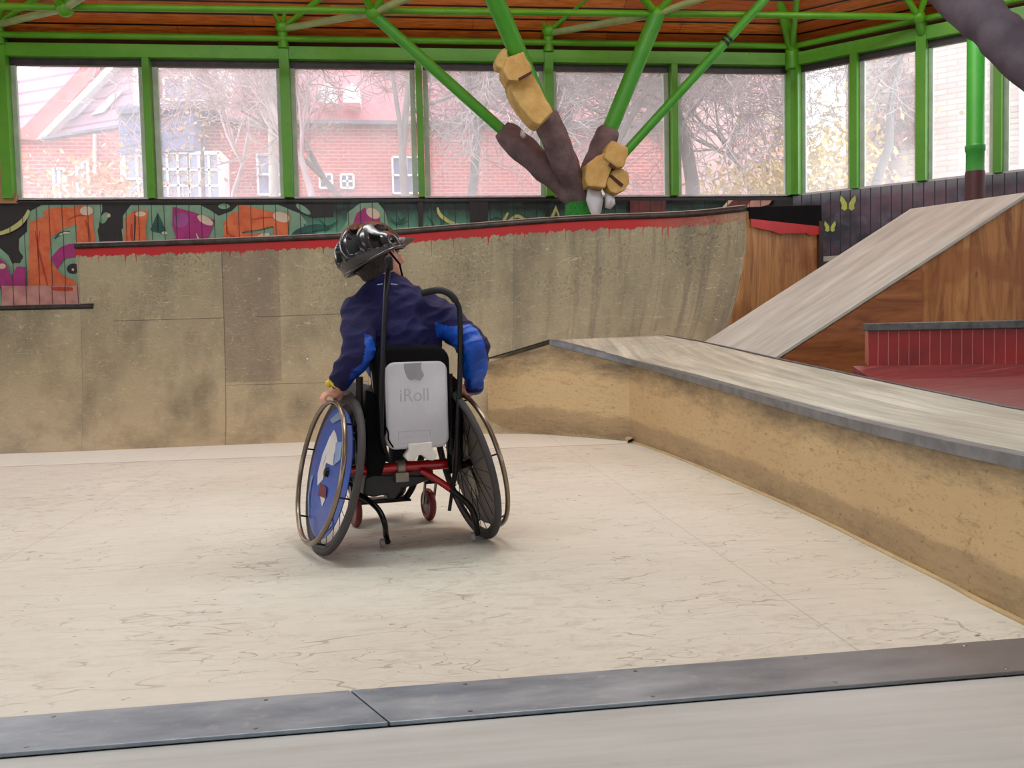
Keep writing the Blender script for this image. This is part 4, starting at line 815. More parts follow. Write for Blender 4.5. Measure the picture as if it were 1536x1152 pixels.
for x in (-1, 1): tube('back_cane', [(x*.165, -.04, .31), (x*.165, -.06, .45), (x*.16, -.075, .62)], .012, MET)
m_ = MB(); m_.box(cl(684, 690, -.06)+Vector((0, .02, 0)), (.035, .05, .09)); m_.build('cane_bracket', bpy.data.materials['black_box_plastic'], wc, bevel=.006)
m_ = MB(); m_.prism([cl(u, v, -.06) for u, v in ((676, 560), (692, 575), (696, 620), (694, 700), (676, 712), (672, 672))], (0, .03, 0)); m_.build('side_strap', FABK, wc, bevel=.004)
m_ = MB(); m_.prism([cl(u, v, -.07) for u, v in ((550, 585), (562, 590), (576, 640), (580, 690), (572, 715), (552, 712))], (0, .03, 0)); m_.build('side_strap', FABK, wc, bevel=.004)
# anti-tip bars
def flo(u, v): p = pz(u, v, 0); q = RCi @ (p-CO); return q
fA = flo(581, 822); tube('anti_tip_bar', [cl(536, 741, .02), cl(552, 750, -.02), cl(568, 765, -.06), cl(577, 785, -.09), Vector((fA.x, fA.y+.02, .045)), Vector((fA.x+.003, fA.y, .02))], .0105, MET)
m_ = MB(); m_.lathe([(.0001, .008), (.016, .007), (.018, 0), (.016, -.007), (.0001, -.008)], Vector((fA.x-.018, fA.y, .019)), (1, 0, 0), 20); m_.build('anti_tip_roller', plain('grey_roller', (150, 144, 138), .4), wc, smooth=50)
tube('anti_tip_bar', [cl(632, 706, -.02), cl(645, 713, -.03), cl(662, 724, -.05), cl(675, 733, -.06)], .0125, REDM, lab='glossy red upper length of the right anti-tip bar')
fB = flo(716, 812); tube('anti_tip_bar', [cl(660, 722, -.045), cl(685, 741, -.07), cl(705, 760, -.09), cl(714, 782, -.11), Vector((fB.x, fB.y, .03))], .0115, MET)
m_ = MB(); m_.lathe([(.0001, .008), (.016, .007), (.018, 0), (.016, -.007), (.0001, -.008)], Vector((fB.x-.018, fB.y, .019)), (1, 0, 0), 20); m_.build('anti_tip_roller', bpy.data.materials['grey_roller'], wc, smooth=50)
# ------------------------------------------------------------------ person
SKIN = NT('skin'); o = SKIN.coord(); f = SKIN.noise(o, 20, 3); SKIN = SKIN.out(SKIN.mix(f, srgb(222, 168, 144), srgb(204, 146, 124)), .55, 0, .3)
def wp(u, v, y): return py(u, v, y+.06)
Hc = wp(563, 388, 3.38)
yaw = math.radians(38); hf = Vector((math.sin(yaw), math.cos(yaw), +.10)).normalized(); hu0 = Vector((-.42, .1, .9)); hr = hf.cross(hu0).normalized(); hu = hr.cross(hf).normalized()
HM = Matrix((hr, hf, hu)).transposed()      # head axes: x right, y forward, z up
def hd(x, y, z): return Hc+HM @ Vector((x, y, z))
body = MB()
body.ell(Hc, (.072, .09, .1), HM, 28, 18); body.ell(hd(0, .035, -.045), (.055, .06, .065), HM); body.ell(hd(0, .03, -.085), (.035, .045, .03), HM)
body.cap(hd(0, .088, -.005), hd(0, .102, -.028), .007, .011, 10)                 # nose
for s in (-1, 1):
    body.ell(hd(s*.074, -.004, -.02), (.008, .018, .027), HM, 12, 8); body.ell(hd(s*.045, .07, -.03), (.02, .02, .02), HM)
body.cap(hd(-.018, .092, -.055), hd(.018, .092, -.055), .006, .006, 8); body.cap(hd(-.014, .09, -.064), hd(.014, .09, -.064), .0065, .0065, 8)     # lips
nk = wp(583, 432, 3.36); body.cap(hd(0, -.02, -.06), nk, .046, .05, 16)
pel = toworld((0, .09, .50)); wst = wp(606, 590, 3.34); wst = Vector((wst.x, wst.y, wst.z)); che = wp(602, 500, 3.36); ust = wp(598, 462, 3.37)
body.cap(pel, wst, .095, .095, 18); body.cap(wst, che, .095, .105, 18); body.cap(che, ust, .1, .085, 18)
shL = wp(540, 470, 3.34); shR = wp(672, 478, 3.38); elL = wp(537, 530, 3.22); elR = wp(711, 524, 3.27)
body.cap(ust, shL, .07, .048, 16); body.cap(ust, shR, .07, .048, 16)
topL = toworld(wl[4](.25, 0, .05)); topR = toworld(wrr[4](.25, 0, .05))
wrL = topL+Vector((.02, -.01, .062)); wrR = py(711, 583, topR.y-.01)
for sh, el, wr_ in ((shL, elL, wrL), (shR, elR, wrR)):
    body.cap(sh, el, .042, .034, 14); body.cap(el, wr_, .034, .022, 14)
def hand(mb, w, rim, out, fwd, up):     # palm over the handrim, fingers curled round it
    dn = (rim+up*.016-w); pc = rim+up*.024
    mb.cap(w, pc-fwd*.0+out*-.012, .021, .02, 12)
    mb.ell(pc, (.024, .034, .014), Matrix((out, fwd, up)).transposed(), 16, 10)
    for i, (L_, q) in enumerate(((.9, .026), (1, .009), (.95, -.009), (.76, -.025))):
        b = pc+fwd*q+out*.014; p1 = b+out*(.022*L_)+up*-.004; p2 = p1+out*.008-up*(.022*L_); p3 = p2-out*(.014*L_)-up*(.012*L_)
        r = (.0078, .0082, .0078, .007)[i]; mb.cap(b, p1, r, r*.96, 10); mb.cap(p1, p2, r*.96, r*.88, 10); mb.cap(p2, p3, r*.88, r*.74, 10)
    t0 = pc+fwd*.02-out*.02; t1 = t0+fwd*.026-up*.006-out*.004; t2 = t1+fwd*.014-up*.018+out*.004; mb.cap(t0, t1, .01, .009, 10); mb.cap(t1, t2, .009, .0075, 10)
for S, wr_, top in ((wl, wrL, topL), (wrr, wrR, topR)): hand(body, wr_, top, RC @ S[1], RC @ Vector((0, 1, 0)), RC @ S[2])
knees = []
for s in (-1, 1):
    hp = toworld((s*.075, .1, .49)); kn = toworld((s*.1, .40, .52)); an = toworld((s*.075, .47, .15)); toe = toworld((s*.08, .58, .115)); knees.append((hp, kn, an, toe))
    body.cap(hp, kn, .07, .048, 16); body.cap(kn, an, .047, .03, 14); body.cap(an-Vector((0, 0, .02)), toe, .028, .02, 12)
person = remeshed(body, .0048, 3, 'person', [SKIN], origin=pel)
tag(person, 'person in navy and bright blue jacket and black helmet, sitting and pushing the wheelchair rims', 'person')
PO = person.location.copy(); person['_o'] = tuple(PO)
# jacket
n = NT('navy_jacket'); o = n.coord(); f = n.noise(o, 6, 4); w_ = n.noise(n.map(o, (30, 30, 30)), 4, 2); c = n.mix(n.mr(f, .35, .65), srgb(30, 28, 78), srgb(22, 20, 60)); n.bump(n.noise(o, 14, 4), .5, .02); NAVY = n.out(c, .75, 0, .25)
n = NT('bright_blue_fabric'); o = n.coord(); f = n.noise(o, 9, 4); c = n.mix(n.mr(f, .4, .62), srgb(0, 80, 186), srgb(2, 44, 132)); n.bump(n.noise(o, 18, 4), .5, .02); BLUE = n.out(c, .5, 0, .4)
jk = MB()
jk.cap(wst+Vector((0, 0, -.05)), wst, .112, .108, 20); jk.cap(wst, che, .108, .122, 20); jk.cap(che, ust, .118, .1, 20); jk.cap(ust, shL, .1, .072, 18); jk.cap(ust, shR, .1, .062, 18); jk.cap(nk+Vector((-.02, 0, -.03)), shL+Vector((0, 0, .01)), .075, .06, 16); jk.cap(nk+Vector((.02, 0, -.03)), shR+Vector((0, 0, 0)), .075, .05, 16)
jk.cap(wp(560, 480, 3.34), wp(572, 545, 3.34), .085, .07, 16); jk.cap(wp(630, 500, 3.36), wp(636, 560, 3.36), .075, .07, 16); jk.cap(che+Vector((.02, -.02, .02)), shR, .08, .055, 16); jk.cap(ust, nk+Vector((0, 0, -.005)), .085, .066, 16); jk.cap(nk+Vector((-.012, 0, -.02)), nk+Vector((-.012, .0, .006)), .074, .064, 18)
elLo = elL; jk.cap(shL, elLo, .066, .062, 18); jk.cap(elLo, wrL.lerp(elL, .12), .06, .042, 18); jk.cap(shR, elR, .06, .056, 18); jk.cap(elR, wrR.lerp(elR, .1), .053, .04, 18)
def inpoly(x, y, P):
    c = False; j = len(P)-1
    for i in range(len(P)):
        if (P[i][1] > y) != (P[j][1] > y) and x < (P[j][0]-P[i][0])*(y-P[i][1])/(P[j][1]-P[i][1])+P[i][0]: c = not c
        j = i
    return c
BP = [[(652, 483), (676, 490), (692, 488), (704, 486), (716, 494), (726, 512), (732, 540), (736, 592), (690, 596), (694, 560), (688, 530), (672, 510), (655, 505)], [(546, 500), (558, 504), (566, 530), (558, 552), (548, 572), (522, 580), (526, 556), (544, 545), (548, 520)]]
def jclass(c, nn):
    if nn.dot((C0-c).normalized()) < -.1: return 0
    x, y = proj(c); return 1 if any(inpoly(x, y, P) for P in BP) else 0
jacket = remeshed(jk, .0045, 14, 'jacket', [NAVY, BLUE], person, jclass, disp=lambda c: .007*mnoise.noise(c*13)+.006*(1-abs(mnoise.noise(Vector((c.x*11+c.z*9, c.y*11, c.z*26-c.x*12))))*2.2)-.003)
jacket['label'] = 'navy jacket with bright blue sleeve panels'
for e, w in ((elL, wrL), (elR, wrR)): m_ = MB(); d_ = (w-e).normalized(); p = w.lerp(e, .1); m_.tube([p-d_*.012, p+d_*.012], .036, 20); m_.build('cuff', NAVY, jacket, origin=PO, smooth=60)
RPM = plain('reflective_piping', (150, 155, 190), .4)
for a, b in (((566, 427), (574, 426)), ((586, 426), (596, 427))): m_ = MB(); m_.tube([wp(*a, 3.25), wp(*b, 3.25)], .0022, 6); m_.build('reflective_piping', RPM, jacket, origin=PO)
m_ = MB(); cY = (wrL-elL).normalized(); m_.tube([wrL-cY*.01+Vector((-.006, 0, 0)), wrL+cY*.008+Vector((-.006, 0, 0))], .029, 20); m_.ell(wrL+Vector((-.034, -.006, -.0)), (.012, .015, .014)); m_.build('wristband', plain('yellow_wristband', (224, 196, 54), .4), person, smooth=60)
# trousers and shoes
tr = MB(); tr.cap(pel, pel+Vector((0, 0, .02)), .112, .112, 18)
for hp, kn, an, toe in knees: tr.cap(hp, kn, .082, .06, 16); tr.cap(kn, an, .058, .044, 16)
remeshed(tr, .01, 4, 'trousers', [plain('dark_trousers', (26, 26, 34), .85)], person)
for hp, kn, an, toe in knees:
    sh = MB(); sh.cap(an-Vector((0, 0, .02)), toe, .037, .03, 14); sh.cap(an, an-Vector((0, 0, .02)), .034, .036, 12); remeshed(sh, .008, 3, 'shoe', [plain('dark_shoe', (44, 42, 48), .6)], person)
# eyes
for s in (-1, 1): m_ = MB(); m_.ell(hd(s*.028, .079, .002), (.011, .009, .009), HM, 14, 10); m_.build('eye', plain('eye_white', (220, 214, 208), .2), person, smooth=180); m_ = MB(); m_.ell(hd(s*.029, .0868, .002), (.005, .0025, .005), HM, 12, 8); m_.build('iris', plain('brown_iris', (60, 40, 28), .2), bpy.data.objects['eye' if s < 0 else 'eye.001'], origin=PO, smooth=180)
HAIR = NT('dark_hair'); o = HAIR.coord(); f = HAIR.noise(HAIR.map(o, (60, 60, 12)), 3, 3); HAIR.bump(f, .8, .01); HAIR = HAIR.out(HAIR.mix(f, srgb(24, 18, 18), srgb(54, 40, 34)), .6)
hb = MB(); hb.ell(hd(0, -.012, .014), (.079, .092, .1), HM, 24, 16); hb.ell(hd(0, -.045, -.05), (.055, .04, .035), HM)
def hairdisp(c): return .004*mnoise.noise(c*60)
hr_o = remeshed(hb, .006, 2, 'hair', [HAIR], person, disp=hairdisp)
# keep the face free of hair
import bmesh
bm = bmesh.new(); bm.from_mesh(hr_o.data)
kill = [f for f in bm.faces if (lambda q: q.y > .045 and q.z < .06)(HM.transposed() @ (f.calc_center_median()+PO-Hc))]
bmesh.ops.delete(bm, geom=kill, context='FACES'); bm.to_mesh(hr_o.data); bm.free()
# helmet
HBK = plain('gloss_black_helmet', (44, 44, 48), .2, 0, .7, var=.2); HVN = plain('helmet_vent_shadow_black', (6, 6, 7), .8); HGR = plain('dark_grey_helmet_band', (70, 64, 60), .35)
HO = hd(0, -.012, .014); hm = MB(); NU, NV = 144, 64; Rh = (.11, .136, .122)
def dirn(ph, th): return Vector((math.sin(th)*math.cos(ph), math.sin(th)*math.sin(ph), math.cos(th)))
def thmax(ph): y = math.sin(ph); return math.radians(101+ (12*(-y) if y < 0 else -12*y))
vs = []; vals = []
for j in range(NV+1):
    for i in range(NU):
        ph = 2*PI*i/NU; th = thmax(ph)*j/NV; d_ = dirn(ph, th); la = math.asin(max(-1, min(1, d_.x))); bl_ = math.atan2(d_.y, max(d_.z, -.3)+1e-6)
        w_ = math.cos(la*9.4)                   # ridges along the head
        gate = 1 if (math.sin(bl_*4.2+(1.2 if abs(la) > .5 else 0)) > -.3) else 0
        v_ = 1 if (w_ < -.15 and gate and th < math.radians(95)) else 0
        k = 1+.05*w_*(1 if th < math.radians(96) else 0)-(.13 if v_ else 0)
        k += .05*max(0, d_.y*-1)*math.sin(th)**2
        vs.append(HO+HM @ Vector((d_.x*Rh[0]*k, d_.y*Rh[1]*k, d_.z*Rh[2]*k))); vals.append((v_, th))
b0_ = len(hm.V); hm.V += vs; hm.UV += [(0, 0)]*len(vs)
for j in range(NV):
    for i in range(NU):
        k = (i+1) % NU; f = [j*NU+i, (j+1)*NU+i, (j+1)*NU+k, j*NU+k]; vv = sum(vals[q][0] for q in f); hm.F.append(f); hm.MI.append(1 if vv >= 2 else (2 if vals[f[1]][1] > math.radians(98) else 0))
helmet = hm.build('helmet', [HBK, HVN, HGR], person, smooth=50); so_ = helmet.modifiers.new('s', 'SOLIDIFY'); so_.thickness = .008
rim = [vs[NV*NU+i] for i in range(NU)]; m_ = MB(); m_.tube(rim, .006, 8, True); m_.build('helmet_rim', HBK, helmet, origin=PO, smooth=60)
# peak, seen edge-on at the right
m_ = MB(); PK = []
for a in range(9):
    t = math.radians(-48+12*a); q = Vector((math.sin(t)*.095, math.cos(t)*.118, .018)); r_ = Vector((math.sin(t)*.085, .118+.11*math.cos(t)**.6, .03)); PK.append((HO+HM @ q, HO+HM @ r_))
for (a, b), (c_, d_) in zip(PK, PK[1:]): m_.prism([a, b, d_, c_], HM @ Vector((0, 0, .006)))
m_.build('helmet_peak', plain('dark_brown_peak', (48, 36, 38), .5), helmet, origin=PO)
m_ = MB(); m_.cap(HO+HM @ Vector((.088, .075, .012)), HO+HM @ Vector((.06, .14, .03)), .011, .008, 10); m_.build('peak_mount', plain('grey_mount', (130, 128, 130), .3), helmet, origin=PO, smooth=60)
m_ = MB()
for s in (-1, 1): m_.tube([HO+HM @ Vector((s*.09, -.02, -.02)), hd(s*.075, .02, -.06), hd(s*.04, .05, -.108), hd(0, .055, -.122)], .004, 6)
m_.tube([HO+HM @ Vector((-.075, -.085, -.03)), HO+HM @ Vector((0, -.115, -.05)), HO+HM @ Vector((.075, -.085, -.03))], .009, 8); m_.build('helmet_strap', FABK, helmet, origin=PO, smooth=60)
# ------------------------------------------------------------------ outside: houses
def brick(name, a, b, mortar=(214, 196, 186), sc=1.):
    n = NT(name); o = n.map(n.coord(), (1, 1, 1), rot=(PI/2, 0, 0)); x = n.n('ShaderNodeTexBrick'); n.put(x.inputs['Vector'], o); x.inputs['Scale'].default_value = 1
    x.inputs['Color1'].default_value = srgb(*a); x.inputs['Color2'].default_value = srgb(*b); x.inputs['Mortar'].default_value = srgb(*mortar); x.inputs['Mortar Size'].default_value = .012*sc
    x.inputs['Brick Width'].default_value = .26*sc; x.inputs['Row Height'].default_value = .09*sc; return n.out(x.outputs[0], .8)
BRK = brick('red_brick', (200, 98, 98), (182, 82, 86), (206, 150, 146)); BRG = brick('beige_brick', (214, 190, 178), (190, 160, 150), (226, 214, 206), 2.2)
def tiles(name, a, b):
    n = NT(name); o = n.coord(); s = n.sep(o); r = n.rep(n.ma('ADD', s[2], n.ma('MULTIPLY', s[0], -.18)), .28, .06); c = n.mix(n.ma('MULTIPLY', r, .7), srgb(*a), srgb(*b)); return n.out(c, .7)
RT = tiles('mauve_roof_tiles', (192, 158, 178), (142, 104, 128)); SLT = tiles('slate_cladding', (112, 118, 160), (70, 76, 112)); WH = plain('white_window_frame', (240, 238, 240), .5, var=.03); GLW = plain('outside_window_glass', (130, 132, 170), .1, 0, .8)
YH = 24.
def pr(parent, name, pts, y, th, mat, lab=None):
    m_ = MB(); m_.prism([py(u, v, y) for u, v in pts], (0, th, 0)); o = m_.build(name, mat, parent)
    if lab: o['label'] = lab
    return o
def rect(u0, v0, u1, v1): return [(u0, v0), (u1, v0), (u1, v1), (u0, v1)]
def win(parent, u0, v0, u1, v1, y, nx=2, nz=2):
    f = MB(); A, B = py(u0, v1, y), py(u1, v0, y); w_ = B.x-A.x; h_ = B.z-A.z; t = max(.05, w_*.06)
    for i in range(nx+1): x = A.x+w_*i/nx; f.box((x, y, (A.z+B.z)/2), (t, .1, h_))
    for i in range(nz+1): z = A.z+h_*i/nz; f.box(((A.x+B.x)/2, y, z), (w_, .1, t))
    fo = f.build('window', WH, parent); g_ = MB(); g_.box(((A.x+B.x)/2, y+.03, (A.z+B.z)/2), (w_, .03, h_)); g_.build('pane', GLW, fo, origin=parent['_o']); return fo
ho = py(120, 300, YH); h1 = thing('brick_house', (ho.x, YH, -.3), 'red brick house with mauve tiled gable roofs and skylights beyond the left windows', 'house')
pr(h1, 'wall', [(18, 205), (60, 208), (178, 190), (215, 186), (215, 330), (18, 330)], YH, 5, BRK)
pr(h1, 'lower_wall', rect(-60, 320, 700, 900), YH+1.2, 4, BRK)
pr(h1, 'gable_wall', [(18, 208), (128, 95), (150, 60), (185, 60), (57, 210)], YH-.25, 1, plain('rose_gable', (206, 108, 112), .8))
pr(h1, 'roof', [(18, 212), (10, 130), (68, 96), (105, 60), (160, 60), (122, 100)], YH+.3, 3, RT)
pr(h1, 'roof', [(60, 207), (160, 103), (195, 60), (260, 60), (260, 160), (215, 184), (178, 189)], YH-.1, 3, RT)
pr(h1, 'verge_board', [(56, 208), (62, 200), (162, 98), (190, 60), (200, 60), (172, 100), (66, 207)], YH-.45, .4, WH)
pr(h1, 'gutter', [(62, 209), (178, 191), (178, 187), (62, 205)], YH-.55, .25, plain('grey_gutter', (120, 116, 136)))
pr(h1, 'downpipe', rect(139, 194, 143, 260), YH-.2, .12, WH)
for p in (((100, 180), (128, 150), (141, 148), (112, 177)), ((137, 172), (168, 140), (184, 136), (155, 168))): pr(h1, 'skylight', p, YH-.2, .15, plain('skylight_glass', (232, 232, 240), .2))
for r_ in ((83, 253, 97, 302), (118, 243, 132, 302)): win(h1, *r_, YH-.08, 2, 2)
h2o = py(250, 300, YH); h2 = thing('bay_house', (h2o.x, YH, -.3), 'house with white glazed bay, slate-blue upper bay and white dormer, behind the second window', 'house')
pr(h2, 'wall', [(215, 186), (345, 186), (345, 330), (215, 330)], YH+.3, 4, BRK); pr(h2, 'roof', [(200, 60), (340, 60), (340, 182), (200, 182)], YH+1.4, 3, RT)
pr(h2, 'slate_bay', [(178, 160), (290, 156), (290, 226), (180, 232)], YH-1.1, 2.6, SLT)
pr(h2, 'flat_roof', [(176, 164), (320, 153), (320, 160), (176, 171)], YH-1.3, 3, plain('slate_edge', (96, 98, 128)))
pr(h2, 'white_bay', [(180, 232), (230, 228), (330, 226), (332, 330), (182, 330)], YH-.9, 2.4, WH)
win(h2, 190, 234, 224, 303, YH-1., 2, 2); win(h2, 238, 230, 282, 303, YH-1., 3, 3); win(h2, 286, 231, 328, 303, YH-1., 3, 3)
pr(h2, 'dormer', [(200, 98), (214, 60), (330, 60), (318, 150), (222, 158), (200, 158)], YH-.4, 3, WH); pr(h2, 'dormer_panel', rect(222, 104, 308, 146), YH-.48, .1, plain('brown_panel', (150, 110, 104)))
win(h2, 247, 118, 276, 150, YH-.6, 1, 1); win(h2, 280, 118, 308, 150, YH-.6, 1, 1)
h3o = py(500, 300, YH); h3 = thing('long_brick_house', (h3o.x, YH, -.3), 'long red brick house with small white dormers behind the bare trees in the centre', 'house')
pr(h3, 'wall', [(332, 183), (1010, 188), (1010, 330), (332, 330)], YH+.6, 4, BRK); pr(h3, 'roof', [(332, 60), (1010, 60), (1010, 186), (332, 181)], YH+1.9, 3, plain('rose_tiles', (206, 142, 150), .8)); pr(h3, 'eaves', [(332, 178), (1010, 184), (1010, 189), (332, 184)], YH+.3, .4, plain('grey_gutter2', (120, 110, 124)))
for r_ in ((478, 128, 503, 154), (515, 128, 540, 154)): pr(h3, 'dormer', [(r_[0], r_[3]), (r_[0], r_[1]+6), ((r_[0]+r_[2])/2, r_[1]-4), (r_[2], r_[1]+6), (r_[2], r_[3])], YH+1., 1.4, WH)
for r_ in ((388, 232, 430, 292), (480, 262, 498, 282), (512, 262, 530, 282), (590, 236, 630, 290)): win(h3, *r_, YH+.52, 2, 2)
h4o = py(900, 300, 30); h4 = thing('pale_house', (h4o.x, 30, -.3), 'pale pink-walled building half hidden by trees right of the padded column', 'building')
pr(h4, 'wall', rect(700, 150, 1180, 800), 30, 5, plain('pale_pink_wall', (206, 170, 168), .8)); pr(h4, 'roof', [(690, 150), (730, 60), (1150, 60), (1190, 150)], 31, 5, plain('rose_roof', (190, 140, 146), .8))
# building at right, parallel to the diagonal wall
Pn = OC[0]-nR*9.0
def pdg(u, v, off=0.): return pn(u, v, Pn+nR*off, nR)
h5 = thing('beige_building', pdg(1420, 290)*1, 'tall beige brick building filling the right-hand windows', 'building'); h5['_o'] = tuple(h5.location)
m_ = MB(); m_.prism([pdg(1268, 60), pdg(1800, 60), pdg(1800, 420), pdg(1268, 420)], -nR*4)
n = NT('beige_brick_diag'); o = n.coord(); mp = n.map(o, (1, 1, 1), rot=(0, 0, PI/4)); mp2 = n.map(mp, (1, 1, 1), rot=(PI/2, 0, 0)); x = n.n('ShaderNodeTexBrick'); n.put(x.inputs['Vector'], mp2); x.inputs['Scale'].default_value = 1; x.inputs['Color1'].default_value = srgb(216, 196, 186); x.inputs['Color2'].default_value = srgb(196, 170, 162); x.inputs['Mortar'].default_value = srgb(176, 150, 144); x.inputs['Mortar Size'].default_value = .012; x.inputs['Brick Width'].default_value = .34; x.inputs['Row Height'].default_value = .1
m_.build('wall', n.out(x.outputs[0], .8), h5)
m_ = MB(); m_.prism([pdg(1532, 100, .1), pdg(1600, 100, .1), pdg(1600, 300, .1), pdg(1532, 300, .1)], nR*.2); m_.build('white_panel', WH, h5)
# ivy patches on it
def leafcloud(c, r, nleaf, sz, seed, name, mat, label, cat, group=None, par=None):
    rnd = random.Random(seed); m_ = MB()
    for i in range(nleaf):
        v = Vector((rnd.gauss(0, .42), rnd.gauss(0, .42), rnd.gauss(0, .42))); p = c+Vector((v.x*r[0], v.y*r[1], v.z*r[2])); a = Vector((rnd.uniform(-1, 1), rnd.uniform(-1, 1), rnd.uniform(-1, 1))).normalized(); b = a.cross(Vector((rnd.uniform(-1, 1), rnd.uniform(-1, 1), rnd.uniform(-1, 1)))).normalized(); s = sz*rnd.uniform(.6, 1.3)
        m_.add([p-a*s, p+b*s*.55, p+a*s, p-b*s*.55], [(0, 1, 2, 3)])
    o = m_.build(name, mat, par, origin=c if par is None else None, recalc=False)
    if label: tag(o, label, cat, group)
    return o
IVY = plain('dusky_red_ivy', (156, 84, 88), .8); 
for k, (u, v, r_) in enumerate(((1335, 98, .5), (1362, 140, .55), (1348, 175, .35), (1330, 190, .3), (1368, 195, .3), (1337, 240, .35))): leafcloud(pdg(u, v, .1), (r_, r_*.4, r_*1.3), 130, .09, k, 'climbing_leaves', IVY, None, None, par=h5)
YS = plain('yellow_leaves', (236, 206, 120), .7); OS = plain('pale_orange_leaves', (226, 172, 130), .7); RS = plain('red_leaves', (196, 84, 78), .7)
def shrub(c, r, nl, sz, seed, mat, label, zg=-.3):
    t = thing('garden_shrub', (c.x, c.y, zg), label, 'shrub', 'autumn shrubs outside'); leafcloud(c, r, nl, sz, seed, 'foliage', mat, None, None, par=t)
    m_ = MB(); m_.tube([(c.x, c.y, zg), (c.x+.05, c.y, c.z)], [.07, .03], 7); m_.build('stem', plain('shrub_stem', (96, 74, 60)), t); return t
shrub(pdg(1238, 262, 3.2), (1.2, 1.0, 1.5), 1500, .07, 21, YS, 'bright yellow shrub outside just right of the corner post')
shrub(py(1150, 283, 15), (1.3, 1., .6), 900, .06, 22, YS, 'low yellow-leaved shrub outside the last far window'); shrub(py(1148, 232, 17), (.9, .7, .8), 380, .06, 23, RS, 'red-leaved shrub outside behind the low yellow one')
shrub(py(150, 285, 19), (1.5, .8, .8), 700, .07, 24, OS, 'pale orange shrub outside under the first window of the brick house')
shrub(py(298, 190, 18), (1.0, .6, 1.2), 160, .06, 25, OS, 'thin orange-leaved tall shrub outside before the slate-blue bay')
# ------------------------------------------------------------------ bare trees
def bark(name, rgb): return plain(name, rgb, .85, var=.15, sc=4)
BK = [bark('grey_bark', (138, 124, 126)), bark('dark_bark', (112, 100, 106)), bark('birch_bark', (222, 208, 200)), bark('rosy_twigs', (206, 176, 182)), bark('dark_grey_twigs', (178, 160, 166))]
def tree(base, height, r0, seed, mats, label, lean=(0, 0), spread=.75, depth=6, crown0=.18, nm='bare_tree'):
    rnd = random.Random(seed); T = thing(nm, base, label, 'tree', 'bare winter trees outside'); tk = MB(); tw = MB()
    def grow(p, d, L, r, lev):
        steps = 4 if lev < 4 else 3; P = [p]; Rr = [r]
        for i in range(steps):
            d = (d+Vector((rnd.gauss(0, .16), rnd.gauss(0, .16), rnd.gauss(0, .13)+.03))).normalized(); p = p+d*L/steps; P.append(p); Rr.append(r*(1-.45*(i+1)/steps))
        (tk if lev < 2 else tw).tube(P, Rr, 8 if lev < 2 else (5 if lev < 4 else 3), cap=False)
        if lev >= depth: return
        k = 4 if lev < 2 else rnd.choice((2, 3, 3, 4))
        k += (1 if lev >= 3 else 0)
        for j in range(k):
            i = rnd.randint(1, steps) if j else steps; q = P[i]; a = rnd.uniform(0, 2*PI); s = spread*rnd.uniform(.6, 1.25)
            x = d.cross(Vector((.3, .2, 1))).normalized(); y = d.cross(x); nd = (d+(x*math.cos(a)+y*math.sin(a))*s+Vector((0, 0, .05))).normalized(); grow(q, nd, L*rnd.uniform(.62, .84), max(Rr[i]*rnd.uniform(.55, .78), .0075), lev+1)
    b = Vector(base); d = Vector((lean[0], lean[1], 1)).normalized(); top = b+d*height*crown0; tk.tube([b, b.lerp(top, .5), top], [r0*1.25, r0*1.05, r0], 12)
    grow(top, d, height*.27, r0, 0)
    tk.build('trunk', mats[0], T, smooth=60); tw.build('twigs', mats[1], T, recalc=False); return T
def tb_(u, y): p = py(u, 300, y); return (p.x, y, -.3)
tree(tb_(405, 17), 11.0, .085, 3, (BK[2], BK[3]), 'pale birch with white trunk outside the second wide window', (.02, 0), .7, 6, .45)
tree(tb_(330, 19), 9, .06, 4, (BK[3], BK[3]), 'thin rosy-twigged tree outside in front of the white bay', (.05, 0), .8, 6, .3)
tree(tb_(560, 18), 10, .075, 5, (BK[0], BK[3]), 'slender pinkish tree outside behind the long brick house front', (-.1, 0), .85, 6, .28)
tree(tb_(705, 15), 9.5, .085, 6, (BK[0], BK[4]), 'grey many-branched tree outside left of the padded column', (.0, 0), .9, 7, .3)
tree(tb_(790, 16.5), 10, .09, 8, (BK[0], BK[4]), 'grey tree outside directly behind the padded column', (.12, 0), .9, 6, .33)
tree(tb_(940, 18), 10, .085, 9, (BK[0], BK[3]), 'grey tree outside between the column and the corner', (-.05, 0), .9, 6, .25)
tree(tb_(1045, 14), 9, .11, 10, (BK[1], BK[4]), 'dark thick-trunked tree outside near the corner post', (-.02, 0), .95, 7, .36)
tree(tb_(1135, 18), 9, .075, 12, (BK[1], BK[0]), 'small dark tree outside behind the yellow shrub', (.05, 0), .9, 6, .3)
tree(tb_(640, 13.5), 7.5, .06, 31, (BK[0], BK[4]), 'low spreading grey tree outside right of the white-framed house window', (-.1, 0), 1.0, 6, .42)
tree(tb_(875, 14), 7.5, .06, 32, (BK[0], BK[4]), 'low spreading grey tree outside just right of the bulging yellow foam', (.1, 0), 1.0, 6, .42)
tree(tb_(990, 16), 8.5, .07, 33, (BK[1], BK[4]), 'grey-twigged tree outside behind the window post nearest the thick-trunked tree', (.1, 0), 1.0, 6, .38)
tree(tb_(500, 14), 7.5, .05, 34, (BK[3], BK[3]), 'small pale-twigged tree outside below the white dormers', (-.1, 0), 1.0, 6, .42)
p_ = pdg(1255, 300, 4.2); tree((p_.x, p_.y, -.3), 8.5, .075, 14, (BK[1], BK[1]), 'dark bare tree outside the right-hand diagonal windows', (.15, -.1), .9, 6, .38)
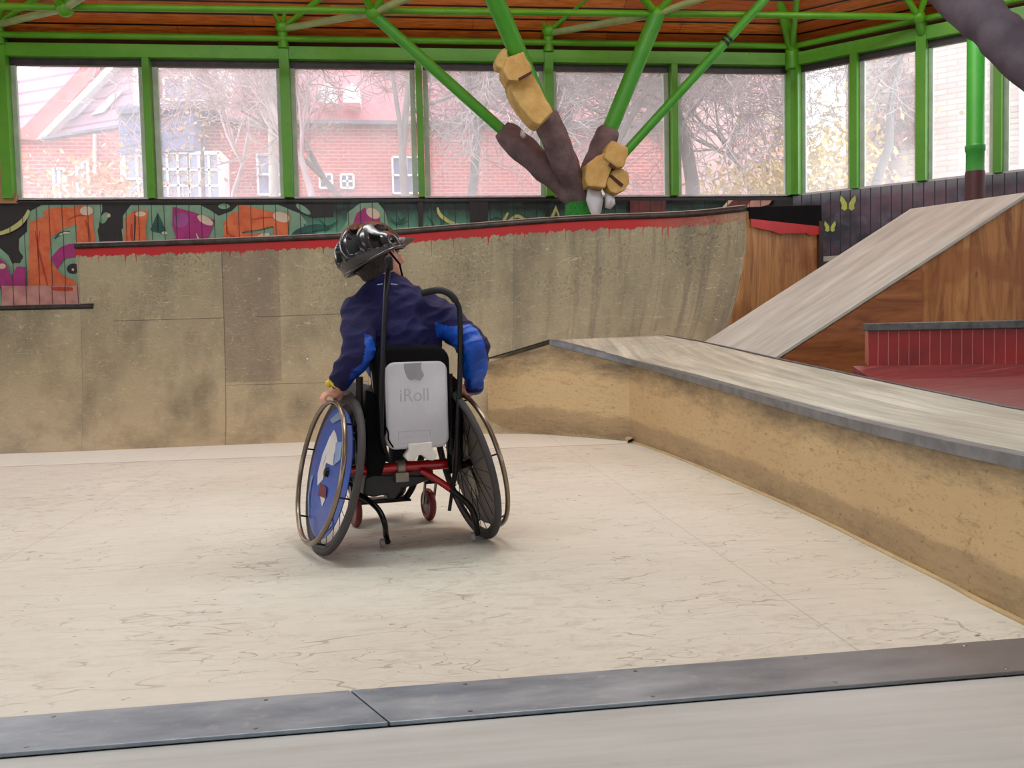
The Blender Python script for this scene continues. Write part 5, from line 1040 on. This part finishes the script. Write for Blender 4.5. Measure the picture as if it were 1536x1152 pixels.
# ------------------------------------------------------------------ light
wd = bpy.data.worlds.new('overcast'); bpy.context.scene.world = wd; wd.use_nodes = True; nt = wd.node_tree
bgn = nt.nodes['Background']; tc_ = nt.nodes.new('ShaderNodeTexCoord'); sp_ = nt.nodes.new('ShaderNodeSeparateXYZ'); rp_ = nt.nodes.new('ShaderNodeValToRGB')
nt.links.new(tc_.outputs['Generated'], sp_.inputs[0]); nt.links.new(sp_.outputs[2], rp_.inputs[0]); e = rp_.color_ramp.elements; e[0].position = 0; e[0].color = (.86, .9, .95, 1); e[1].position = 1; e[1].color = (.9, .96, 1, 1); nt.links.new(rp_.outputs[0], bgn.inputs[0]); bgn.inputs[1].default_value = 5.0
def area(name, loc, size, power, col=(1, .93, .82), rot=(0, 0, 0)):
    l = bpy.data.lights.new(name, 'AREA'); l.shape = 'RECTANGLE'; l.size = size[0]; l.size_y = size[1]; l.energy = power; l.color = col; o = bpy.data.objects.new(name, l); COL.objects.link(o); o.location = loc; o.rotation_euler = rot; return o
W_ = (.93, .99, .97)
area('unseen_hall_lamp', (-.6, 2.6, 4.9), (3.2, .5), 110, W_); area('unseen_hall_lamp', (1.2, 4.4, 4.6), (3.2, .5), 95, W_); area('unseen_hall_lamp', (-2.5, 5.2, 4.5), (2.4, .5), 50, W_)  # overhead area lights added out of view to light the hall
area('unseen_hall_lamp', (0, -2.0, 5.6), (4, 1), 60, W_); area('unseen_hall_lamp', (4.2, 6.8, 4.2), (1.2, .4), 35, W_)
for x_, y_ in ((-2.2, 6.4), (1.2, 6.4), (3.4, 6.2)): area('roof_fill_light', (x_, y_, 3.9), (2.4, .3), 70, (1, .97, .88), (math.radians(168), 0, 0))  # unseen up-facing fill lights added to brighten the roof boards
for o in bpy.data.objects:
    if '_o' in o: del o['_o']
vs_ = bpy.context.scene.view_settings; vs_.view_transform = 'Standard'; vs_.look = 'None'; vs_.gamma = 1; vs_.use_curve_mapping = False; vs_.exposure = 0.0
bpy.context.scene.cycles.max_bounces = 8; bpy.context.scene.cycles.transparent_max_bounces = 12
